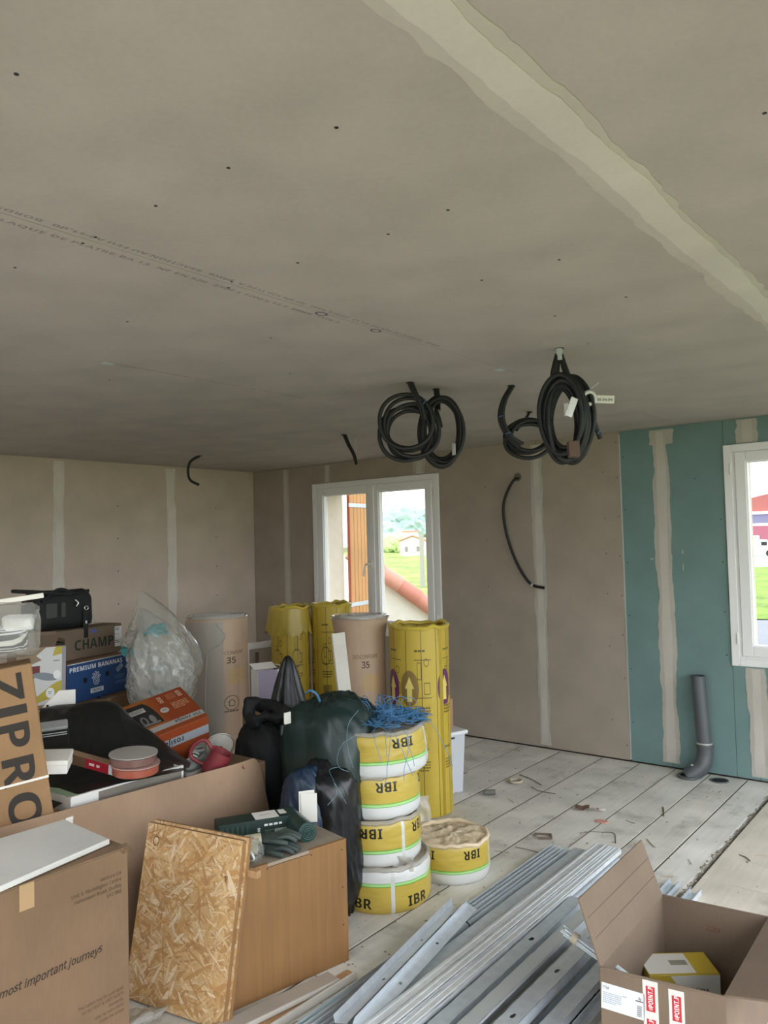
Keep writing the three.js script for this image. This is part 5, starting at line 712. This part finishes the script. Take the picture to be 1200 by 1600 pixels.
// ================================================================ OPEN CARTON
{
  const t = thing('open_carton', 'open brown carton with red and white printed tape in front of the steel profiles', 'carton'); const Hh = .32, P = { fl: V(-1.09, 0, -2.43), fr: V(-.725, 0, -2.49), bl: V(-1.105, 0, -3.05), br: V(-.735, 0, -3.09) };
  const panel = (n, a, b, h = Hh) => { const g = beam(V(a.x, h / 2, a.z), V(b.x, h / 2, b.z), .006, h, .0015); return mesh(n, g, M.cardGrey, t); };
  panel('front_panel', P.fl, P.fr); panel('side_panel', P.fl, P.bl); panel('back_panel', P.bl, P.br); panel('side_panel', P.fr, P.br); const s = new THREE.Shape(); [P.fl, P.fr, P.br, P.bl].forEach((q, i) => i ? s.lineTo(q.x, -q.z) : s.moveTo(q.x, -q.z)); const fg = new THREE.ExtrudeGeometry(s, { depth: .005, bevelEnabled: false }); fg.rotateX(-Math.PI / 2); mesh('bottom_panel', metric(fg), M.cardInside, t);
  const flap = (n, a, b, out, ang, L, tip = 0) => {   // hinged on the rim a-b, ang from vertical outwards
    const u = b.clone().sub(a), len = u.length(); u.normalize(); const d = V(0, Math.cos(ang), 0).addScaledVector(out, Math.sin(ang)), nn = u.clone().cross(d).normalize(); const sh = new THREE.Shape(); sh.moveTo(.004, 0); sh.lineTo(len - .004, 0); sh.lineTo(len - .008 - tip, L); sh.lineTo(.008, L); sh.closePath(); const g = new THREE.ExtrudeGeometry(sh, { depth: .005, bevelEnabled: true, bevelSize: .0015, bevelThickness: .001, bevelSegments: 1 }); g.translate(0, 0, -.0025); g.applyMatrix4(new THREE.Matrix4().makeBasis(u, d, nn).setPosition(a.clone().setY(Hh))); const m = mesh(n, metric(g), M.cardGrey, t); m.userData.frame = undefined;
    return { m, u, d, nn, a: a.clone().setY(Hh) };
  };
  const f1 = flap('top_flap', P.fl, P.bl, V(-1, 0, 0), R(20), .205);
  for (const q of [.075, .14]) mesh('crease', beam(f1.a.clone().addScaledVector(f1.u, .02).addScaledVector(f1.d, q).addScaledVector(f1.nn, .0042), f1.a.clone().addScaledVector(f1.u, .6).addScaledVector(f1.d, q).addScaledVector(f1.nn, .0042), .003, .0015, .0004), M.cardInside, f1.m);
  flap('top_flap', P.fr, P.br, V(1, 0, .05), R(78), .19); flap('top_flap', P.bl, P.br, V(0, 0, -1), R(172), .2); flap('top_flap', P.fl, P.fr, V(0, 0, 1), R(177), .005);
  // front print: local frame on the front panel
  const u = P.fr.clone().sub(P.fl).normalize(), n = V(-u.z, 0, u.x); if (n.z < 0) n.negate(); const W = P.fl.distanceTo(P.fr); const put = (name, mat, w, h, x, y, rz = 0) => { const m = mesh(name, new THREE.PlaneGeometry(w, h), mat, t); m.quaternion.setFromRotationMatrix(new THREE.Matrix4().makeBasis(u, V(0, 1, 0), n)); m.rotateZ(rz); m.position.copy(P.fl).addScaledVector(u, x).addScaledVector(n, .0040).setY(y); m.castShadow = false; };
  const tapeA = face(128, 1024, (x, w, h) => { x.fillStyle = '#dcdad6'; x.fillRect(0, 0, w, h); for (let k = 0; k < 3; k++) { x.fillStyle = '#c4303c'; x.fillRect(26, 60 + k * 340, 76, 260); txt(x, 'POINT.P', 64, 190 + k * 340 - 20, 56, '#f3e9e6', { bold: true, rot: -Math.PI / 2 }); x.fillStyle = '#dba9a6'; x.beginPath(); x.arc(64, 60 + k * 340 + 232, 16, 0, 7); x.fill(); } }, .3);
  put('printed_tape', tapeA, .046, .30, .155, .165, .0); put('printed_tape', tapeA, .046, .30, .232, .155, 0);
  put('shipping_label', face(512, 256, (x, w, h) => { x.fillStyle = '#dfe3ea'; x.fillRect(0, 0, w, h); txt(x, '7TM', 50, 44, 40, '#6a7078', { bold: true }); scribble(x, 20, 90, 220, 110, '#9aa2ad', 3, 6); scribble(x, 250, 80, 60, 20, '#8d95a0', 4, 1); for (let i = 0; i < 16; i++) { x.fillStyle = '#3b3f45'; x.fillRect(420, 130 + i * 6.5, 56, i % 3 ? 2.2 : 4.5); } x.fillStyle = '#2b2d31'; x.fillRect(400, 80, 90, 10); txt(x, '30', 450, 60, 34, '#2b2d31', { bold: true, rot: .5 }); }), .135, .082, .070, .232, -.05);
  // print inside the back panel, upside down
  const bu = P.br.clone().sub(P.bl).normalize(); const bm = mesh('printed_text', new THREE.PlaneGeometry(.075, .03), ink(256, 96, (x) => { x.clearRect(0, 0, 256, 96); txt(x, 'KRTC', 128, 50, 84, 'rgba(150,84,66,.75)', { rot: Math.PI }); }), t); bm.quaternion.setFromRotationMatrix(new THREE.Matrix4().makeBasis(bu, V(0, 1, 0), V(-bu.z, 0, bu.x))); bm.position.copy(P.bl).addScaledVector(bu, .18).addScaledVector(V(-bu.z, 0, bu.x), .0045).setY(.235);
  // yellow and white carton inside
  const c = thing('yellow_carton', 'dusty yellow and white carton of fixings lying inside the open carton', 'carton', [-1.005, .006, -2.90], R(38)); const w = .25, h = .15, d = .15; mesh('body', (() => { const g = new RoundedBoxGeometry(w, h, d, 2, .004); g.translate(0, h / 2, 0); return metric(g); })(), std({ color: '#b7a23c', map: T.card, roughness: .6 }), c);
  const pr = (top) => face(512, 256, (x, W2, H2) => { x.fillStyle = '#b49c33'; x.fillRect(0, 0, W2, H2); x.fillStyle = '#cfcdc6'; if (top) { x.fillRect(0, 10, 350, 236); x.fillStyle = '#8a8578'; x.fillRect(200, 90, 130, 60); } else { x.beginPath(); x.moveTo(150, 0); x.lineTo(512, 0); x.lineTo(512, 190); x.quadraticCurveTo(300, 230, 250, 120); x.fill(); txt(x, 'Knauf Optima', 280, 90, 44, '#3d3a33', { bold: true }); scribble(x, 170, 130, 190, 40, '#55514a', 3, 2); } });
  decal('printed_front', c, pr(false), w - .006, h - .006, [0, h / 2, d / 2 + .0008]); decal('printed_top', c, pr(true), w - .006, d - .006, [0, h + .0008, 0], [-Math.PI / 2, 0, 0]);
  // bundle of rods in its corner
  const b = thing('rod_bundle', 'taped bundle of thin steel rods resting on the rim of the open carton', 'rods'), A = at(881, 1453, 2.74), B = at(968, 1518, 2.62), dir = B.clone().sub(A).normalize(), s1 = dir.clone().cross(V(0, 1, 0)).normalize(), s2 = s1.clone().cross(dir), r = rng(9); const E2 = B.clone().addScaledVector(dir, .12);
  for (let k = 0; k < 11; k++) { const o = s1.clone().multiplyScalar((k % 4 - 1.5) * .0075).addScaledVector(s2, (Math.floor(k / 4) - 1) * .0075); mesh('rod', rod(A.clone().add(o).addScaledVector(dir, .02 * (r() - .5)), E2.clone().add(o.multiplyScalar(.8)), .0033, 8), k % 3 ? M.galv : M.galvDull, b); } mesh('tape_wrap', (() => { const g = new THREE.CylinderGeometry(.019, .019, .022, 18, 1, true); g.applyQuaternion(new THREE.Quaternion().setFromUnitVectors(V(0, 1, 0), dir)); const q = A.clone().addScaledVector(dir, .045); g.translate(q.x, q.y, q.z); return g; })(), phy({ color: '#d8cdb4', roughness: .3, transmission: .4, thickness: 0 }), b);
}
// ================================================================ WASTE PIPE, CABLES
{
  const t = thing('waste_pipe', 'grey plastic waste pipe with an elbow rising before the teal wall', 'pipe'); const P = V(-1.765, .70, DZ + .075), Q = V(-1.735, .20, DZ + .085);
  const g = new THREE.CylinderGeometry(.05, .05, P.distanceTo(Q), 36, 1, true); const m = mesh('pipe', g, M.pipe, t); m.position.copy(P).add(Q).multiplyScalar(.5); m.quaternion.setFromUnitVectors(V(0, 1, 0), P.clone().sub(Q).normalize()); mesh('pipe_mouth', (() => { const q = new THREE.TorusGeometry(.047, .004, 8, 36); q.rotateX(Math.PI / 2); q.translate(P.x, P.y, P.z); return q; })(), M.pipe, t); mesh('dark_bore', (() => { const q = new THREE.CylinderGeometry(.046, .046, .01, 30); q.translate(P.x, P.y - .03, P.z); return q; })(), M.dark, t);
  mesh('elbow', tube([V(-1.735, .23, DZ + .085), V(-1.735, .15, DZ + .09), V(-1.75, .085, DZ + .11), V(-1.80, .035, DZ + .14), V(-1.835, .001, DZ + .16)], .056, 40, 28), M.pipe, t); mesh('seal_ring', (() => { const q = new THREE.CylinderGeometry(.053, .053, .016, 36, 1, true); q.translate(-1.737, .235, DZ + .0845); return q; })(), M.seal, t); mesh('socket_ring', (() => { const q = new THREE.TorusGeometry(.056, .006, 8, 36); q.rotateX(Math.PI / 2); q.translate(-1.735, .215, DZ + .086); return q; })(), M.pipe, t); mesh('floor_collar', (() => { const q = new THREE.TorusGeometry(.062, .012, 10, 36); q.rotateX(Math.PI / 2); q.translate(-1.832, .008, DZ + .158); return q; })(), M.pipe, t);
  mesh('elbow_label', rbox(.012, .004, .022, .001), M.paper, t).position.set(-1.80, .095, DZ + .172);
  const h = thing('floor_hole', 'dark oval pipe hole cut through the floorboards beside the elbow', 'hole', [-1.635, 0, DZ + .12]); mesh('ring', (() => { const q = new THREE.TorusGeometry(.055, .006, 8, 36); q.rotateX(Math.PI / 2); q.translate(0, .002, 0); return q; })(), M.pipe, h); mesh('bore', (() => { const q = new THREE.CylinderGeometry(.052, .052, .003, 36); q.translate(0, .0016, 0); return q; })(), M.dark, h);
}
const cable = (parent, pts, r = .0085, name = 'conduit', m = M.conduit) => mesh(name, tube(pts.map((q) => Array.isArray(q) ? V(...q) : q), r, Math.max(24, pts.length * 10), 8), m, parent);
const escutcheon = (t, x, z, y = H) => mesh('ceiling_hole', (() => { const q = new THREE.CylinderGeometry(.019, .019, .004, 20); q.translate(x, y - .002, z); return q; })(), M.dark, t);
// loops of conduit in a roughly upright coil facing the viewer
function coil(t, c, rx, ry, n, seed, o = {}) {
  const r = rng(seed), yaw = toCam(c.x, c.z) + (o.yaw ?? 0), ax = V(Math.cos(yaw), 0, -Math.sin(yaw)), nz = V(Math.sin(yaw), 0, Math.cos(yaw));
  for (let k = 0; k < n; k++) { const pts = [], dx = (r() - .5) * .03 * (o.mess ?? 1), dy = (r() - .5) * .035 * (o.mess ?? 1), q = 1 + (r() - .5) * .16 * (o.mess ?? 1), ti = (r() - .5) * .25, ph = r() * 6; for (let i = 0; i < 18; i++) { const a = i / 18 * Math.PI * 2; pts.push(c.clone().addScaledVector(ax, Math.cos(a) * rx * q * (1 + .05 * Math.sin(2 * a + ph)) + dx).addScaledVector(nz, (k - n / 2) * .011 * (o.deep ?? 1) + ti * .1 * Math.sin(a + ph)).add(V(0, Math.sin(a) * ry * q + dy + (o.egg ?? 0) * Math.sin(a) * Math.cos(a) * .02, 0))); } mesh('conduit_loop', tube(pts, .0105, 72, 8, true), M.conduit, t); }
}
const scraps = (t, P) => { for (const [a, b, m] of P) mesh('wire_end', rod(a, b, .0016, 6), m ?? M.twine, t); };
{
  const g = 'coils of black conduit hanging from the ceiling';
  const t1 = thing('conduit_coil', 'loose round coil of black conduit, the one hanging nearest the shuttered window', 'cable', [0, 0, 0], 0, g); escutcheon(t1, -2.325, -3.17); for (const dx of [0, .013]) cable(t1, [[-2.33 + dx, 2.5, -3.17], [-2.305 + dx, 2.44, -3.175], [-2.28 + dx, 2.37, -3.19], [-2.27 + dx, 2.31, -3.2]], .011); coil(t1, V(-2.345, 2.272, -3.175), .128, .125, 6, 3, { mess: 2.0 }); scraps(t1, [[at(661, 632, 3.9), at(668, 621, 3.9)], [at(622, 632, 3.9), at(628, 629, 3.92)]]);
  const t2 = thing('conduit_coil', 'taller oval coil of black conduit overlapping the loose round one, white tag tied on', 'cable', [0, 0, 0], 0, g); escutcheon(t2, -2.33, -3.41); for (const dx of [0, .012]) cable(t2, [[-2.335 + dx, 2.5, -3.41], [-2.33 + dx, 2.44, -3.41], [-2.325 + dx, 2.38, -3.4]], .011); coil(t2, V(-2.287, 2.272, -3.39), .098, .165, 8, 5, { mess: 1 }); cable(t2, [at(681, 640, 4.0), at(686, 655, 3.98), at(689, 668, 3.98)], .011, 'conduit_end'); mesh('tag', rbox(.02, .06, .004, .001), M.seal, t2).position.copy(at(709, 702, 4.02)); mesh('tag', rbox(.02, .03, .004, .001), M.seal, t2).position.copy(at(684, 645, 4.02));
  const t3 = thing('conduit_coil', 'small flat coil of black conduit rising in an arc to the ceiling', 'cable', [0, 0, 0], 0, g); escutcheon(t3, -2.0, -3.62); for (const k of [0, 1, 2]) cable(t3, [[-2.0 + k * .008, 2.5, -3.62], [-2.045 + k * .01, 2.42, -3.60], [-2.065 + k * .012, 2.33, -3.60], [-2.04 + k * .012, 2.24, -3.63], [-2.0 + k * .012, 2.18 + k * .008, -3.68]], .0095); coil(t3, V(-1.985, 2.238, -3.76), .118, .09, 4, 8, { mess: 1.3 }); escutcheon(t3, -2.34, -4.46); cable(t3, [[-2.345, 2.5, -4.47], [-2.28, 2.42, -4.28], [-2.2, 2.33, -4.03]], .009, 'conduit_end'); scraps(t3, [[at(779, 652, 4.05), at(786, 649, 4.05)], [at(790, 678, 4.05), at(798, 675, 4.05)]]);
  const t4 = thing('conduit_coil', 'large heavy bundle of black conduit with white labels, hanging nearest the teal wall', 'cable', [0, 0, 0], 0, g); escutcheon(t4, -1.455, -3.06); mesh('grey_sleeve', (() => { const q = new THREE.CylinderGeometry(.016, .019, .05, 18); q.translate(-1.455, 2.472, -3.055); return q; })(), M.galvDull, t4); for (const k of [0, 1, 2]) cable(t4, [[-1.458, 2.49, -3.055], [-1.462 - k * .004, 2.40, -3.045 + k * .01], [-1.475 - k * .008, 2.30, -3.03], [-1.49 - k * .01, 2.2, -3.02]], .0105); for (const k of [0, 1]) cable(t4, [[-1.452, 2.49, -3.055], [-1.437 + k * .008, 2.41, -3.06], [-1.42 + k * .01, 2.345, -3.07]], .0105);
  coil(t4, V(-1.425, 2.205, -3.06), .085, .165, 13, 12, { mess: 1.3, yaw: -.25 }); coil(t4, V(-1.447, 2.19, -3.03), .07, .16, 4, 17, { mess: 1.4, yaw: .35 }); cable(t4, [at(918, 640, 3.45), at(928, 660, 3.46), at(938, 685, 3.48)], .011, 'conduit_end'); mesh('label', rbox(.03, .08, .003, .001), M.seal, t4).position.copy(at(893, 636, 3.1)); t4.children.at(-1).rotation.set(0, .9, -.4); mesh('label', rbox(.018, .05, .003, .001), M.seal, t4).position.copy(at(885, 640, 3.1)); mesh('tape_band', (() => { const q = new THREE.TorusGeometry(.026, .009, 8, 24); q.rotateY(.9); const p = at(921, 622, 3.28); q.translate(p.x, p.y, p.z); return q; })(), M.seal, t4);
  scraps(t4, [[at(922, 608, 3.25), at(935, 598, 3.25), M.galvDull], [at(934, 678, 3.45), at(938, 672, 3.45)]]);
  const tg = thing('paper_flag', 'small white paper flag with handwriting on the heavy conduit bundle', 'label'); orient(tg, V(.79, -.05, -.62), V(.1, .98, .1), at(941, 624, 3.42)); mesh('paper', rbox(.105, .034, .0012, .0004), M.paper, tg); decal('handwriting', tg, ink(256, 80, (x) => { x.clearRect(0, 0, 256, 80); txt(x, 'PRISE SALON', 128, 42, 40, '#2a2826', { italic: true, bold: true, sx: .92 }); }), .098, .028, [0, 0, .0014]);
  const bk = thing('wooden_block', 'small brown wooden block tied below the heavy conduit bundle', 'block'); orient(bk, V(.8, .03, -.6), V(0, 1, 0), at(896, 702, 3.2)); mesh('block', rbox(.045, .065, .04, .003), std({ color: '#5e4c42', roughness: .8 }), bk);
  // single ends
  const e0 = thing('conduit_end', 'short black conduit end with bare wires, hanging alone before the shuttered window', 'cable'); escutcheon(e0, -3.80, -4.34); for (const k of [0, 1]) cable(e0, [[-3.80 + k * .014, 2.5, -4.34], [-3.75 + k * .01, 2.42, -4.33], [-3.70 + k * .008, 2.34, -4.33], [-3.675, 2.27, -4.33]], .010); scraps(e0, [[at(556, 706, 5.6), at(560, 690, 5.6), M.galvDull], [at(554, 704, 5.6), at(556, 684, 5.6), M.galvDull]]);
  const e1 = thing('conduit_arc', 'thin black conduit arc hanging from the ceiling before the grey left wall', 'cable'); escutcheon(e1, -5.51, -4.38); cable(e1, [[-5.51, 2.5, -4.38], [-5.575, 2.45, -4.33], [-5.60, 2.37, -4.32], [-5.585, 2.29, -4.33], [-5.53, 2.245, -4.38]], .012);
  const e2 = thing('wall_conduit', 'long black conduit drooping from a round hole in the grey window wall', 'cable'); mesh('wall_hole', (() => { const q = new THREE.CylinderGeometry(.035, .035, .004, 28); q.rotateX(Math.PI / 2); q.translate(-3.185, 2.215, DZ + .0022); return q; })(), std({ color: '#6f675c', roughness: .9 }), e2);
  cable(e2, [[-3.175, 2.205, DZ], [-3.19, 2.19, DZ + .05], [-3.25, 2.10, DZ + .06], [-3.30, 1.98, DZ + .05], [-3.29, 1.79, DZ + .045], [-3.24, 1.61, DZ + .045], [-3.15, 1.43, DZ + .05], [-3.06, 1.325, DZ + .05], [-2.95, 1.30, DZ + .05]], .0125); mesh('tape_band', (() => { const q = new THREE.CylinderGeometry(.014, .014, .02, 16); q.rotateZ(1.3); q.translate(-3.055, 1.322, DZ + .05); return q; })(), M.seal, e2);
}
// ================================================================ LITTER ON THE FLOOR
{
  const r = rng(31), geos = [];
  for (let i = 0; i < 900; i++) { const x = -3.4 + 3.4 * r(), z = DZ + .05 + 4.4 * r(), s = .003 + .008 * r() * r(), g = new THREE.TetrahedronGeometry(s, 0); g.scale(1 + r(), .4, 1); g.rotateY(r() * 6); g.translate(x, s * .25, z); geos.push(g); }
  for (let i = 0; i < 160; i++) { const z = DZ + .1 + (4.2) * r(), g = new THREE.TetrahedronGeometry(.006 + .006 * r(), 0); g.scale(1.6, .5, 1); g.rotateY(r() * 6); g.translate(-1.286 + (r() - .5) * .03, .002, z); geos.push(g); }
  tag(mesh('floor_crumbs', merge(geos), std({ color: '#8d8170', roughness: 1 })), 'plaster crumbs and sawdust scattered over the floorboards', 'debris', null, 'stuff');
  const darkW = std({ color: '#75685a', roughness: .9 }), pale = std({ color: '#b5a690', roughness: .9 });
  const F = (u, v) => { const d = V((u - 600) / FOCAL, -(v - 800) / FOCAL, -1).applyQuaternion(camera.quaternion); return camera.position.clone().addScaledVector(d, -EYE / d.y); };
  const sp = (pts, w0, m, label, grp) => { const w = w0 * .55; const q = pts.map(([u, v]) => F(u, v).add(V(0, w * .6 + .001, 0))); const g = tube(q, w, 16, 5); tag(mesh('wood_splinter', g, m), label, 'splinter', grp); };
  const WH = ['close to the grey wall base', 'beyond the tape ring', 'short way right of the tape ring', 'between grey plug and wrapper', 'bent like a hook past the pink chalk', 'upright to view near the pipe', 'against the open carton flap tip', 'behind the carton near the wide joint', 'on the chipboard sheet side of the wide joint', 'at the frame edge beyond the wide joint', 'long one before the hooked splinter', 'beside the pink chalk', 'by the lone glass wool roll', 'between lone roll and metal bracket', 'tucked near the storage bin', 'tiny one above the carton flap'];
  const G = 'thin splinters lying on the floorboards';
  [[[[776, 1172], [790, 1170], [812, 1174]], .006], [[[812, 1211], [830, 1218], [846, 1227]], .006], [[[830, 1230], [842, 1236], [868, 1241]], .005], [[[793, 1248], [800, 1252], [803, 1255]], .004], [[[940, 1301], [958, 1302], [962, 1318]], .004], [[[1036, 1262], [1037, 1268], [1037, 1276]], .007], [[[1032, 1370], [1042, 1370], [1052, 1371]], .006], [[[1075, 1343], [1078, 1347], [1080, 1351]], .003], [[[1155, 1336], [1165, 1340], [1172, 1346]], .005], [[[1180, 1338], [1190, 1337], [1200, 1338]], .004], [[[905, 1302], [925, 1300], [941, 1301]], .0025], [[[978, 1282], [985, 1285], [992, 1287]], .003], [[[772, 1330], [784, 1331], [795, 1333]], .003], [[[805, 1324], [825, 1328], [843, 1333]], .0035], [[[722, 1206], [726, 1209], [730, 1208]], .006], [[[985, 1320], [990, 1319], [996, 1321]], .005]].forEach(([p, w], i) => sp(p, w, i % 3 ? darkW : pale, `${i % 3 ? 'dark' : 'pale'} thin wood splinter on the floor, ${WH[i]}`, G));
  sp([[1012, 1312], [1017, 1318], [1024, 1325]], .008, std({ color: '#e6e1d6', roughness: .7 }), 'white curled paper sliver on the floor behind the open carton flap');
  const P1 = F(765, 1242), pl = thing('grey_plug', 'grey plastic tube stub lying on the boards near the storage bin', 'plug', [P1.x, .018, P1.z], R(40)); mesh('stub', (() => { const g = new THREE.CylinderGeometry(.017, .017, .075, 20); g.rotateZ(Math.PI / 2); return g; })(), std({ color: '#6c6a66', roughness: .6 }), pl); mesh('bore', (() => { const g = new THREE.CylinderGeometry(.011, .011, .077, 16); g.rotateZ(Math.PI / 2); return g; })(), M.dark, pl);
  const P2 = F(806, 1222); tag(mesh('tape_ring', (() => { const g = new THREE.TorusGeometry(.042, .011, 10, 32); g.rotateX(Math.PI / 2); g.scale(1, .8, 1); return g; })(), std({ color: '#bdb2a0', roughness: .7 })), 'pale empty tape ring lying flat on the floorboards', 'ring').position.set(P2.x, .009, P2.z);
  const P3 = F(920, 1266), w = thing('wrapper', 'crumpled brown, red and white wrapper on the floor midway to the wall', 'wrapper', [P3.x, .0, P3.z], R(20)); const cr = (sx, sz, seed) => { const g = new THREE.PlaneGeometry(sx, sz, 10, 6); g.rotateX(-Math.PI / 2); const p = g.attributes.position; for (let i = 0; i < p.count; i++) p.setY(i, .016 + .014 * N3(p.getX(i) * 25, seed, p.getZ(i) * 25)); g.computeVertexNormals(); return g; }; mesh('brown_part', cr(.085, .07, 2), std({ color: '#6d5546', roughness: .7 }), w).position.x = -.04; mesh('white_part', cr(.10, .045, 5), M.paper, w).position.x = .055; mesh('red_print', cr(.03, .03, 5), std({ color: '#a5473f', roughness: .7 }), w).position.set(.045, .003, .002);
  const P4 = F(940, 1284); tag(mesh('pink_chalk', (() => { const g = new THREE.CylinderGeometry(.03, .033, .005, 14); g.scale(1.3, 1, .8); return g; })(), std({ color: '#cf9488', roughness: .95 })), 'flat pink chalk fragment on the floor by the crumpled wrapper', 'chalk').position.set(P4.x, .003, P4.z);
  const P5 = F(848, 1308), br = thing('metal_bracket', 'small square bent strip bracket on the floor beyond the steel profiles', 'bracket', [P5.x, 0, P5.z], R(25)); for (const [a, b] of [[[-.045, -.03], [.045, -.034]], [[.045, -.034], [.05, .026]], [[.05, .026], [-.03, .034]], [[-.045, -.03], [-.04, .0]]]) mesh('strip', beam(V(a[0], .006, a[1]), V(b[0], .006, b[1]), .010, .010, .001), darkW, br);
  const fl = thing('flake_pile', 'little heap of plaster flakes beside the lone glass wool roll and bin', 'debris', [-2.95, 0, -4.05]); for (let i = 0; i < 6; i++) { const m = mesh('flake', rbox(.03 + .03 * r(), .006, .02 + .02 * r(), .001), pale, fl); m.position.set((r() - .5) * .12, .004, (r() - .5) * .1); m.rotation.y = r() * 3; }
  const gp = F(232, 1588); tag(mesh('plastic_scrap', (() => { const g = new THREE.IcosahedronGeometry(.07, 4), p = g.attributes.position; for (let i = 0; i < p.count; i++) { const v = V().fromBufferAttribute(p, i), k = 1 + .7 * N3(v.x * 22, v.y * 22, v.z * 22); p.setXYZ(i, v.x * k * .8, Math.max(.002, v.y * k * .35 + .02), v.z * k * 1.2); } g.computeVertexNormals(); return g; })(), M.filmMilky), 'crumpled greyish plastic scrap on the floor beside the chipboard foot', 'scrap').position.set(gp.x + .03, 0, gp.z + .06);
}
renderer.render(scene, camera);
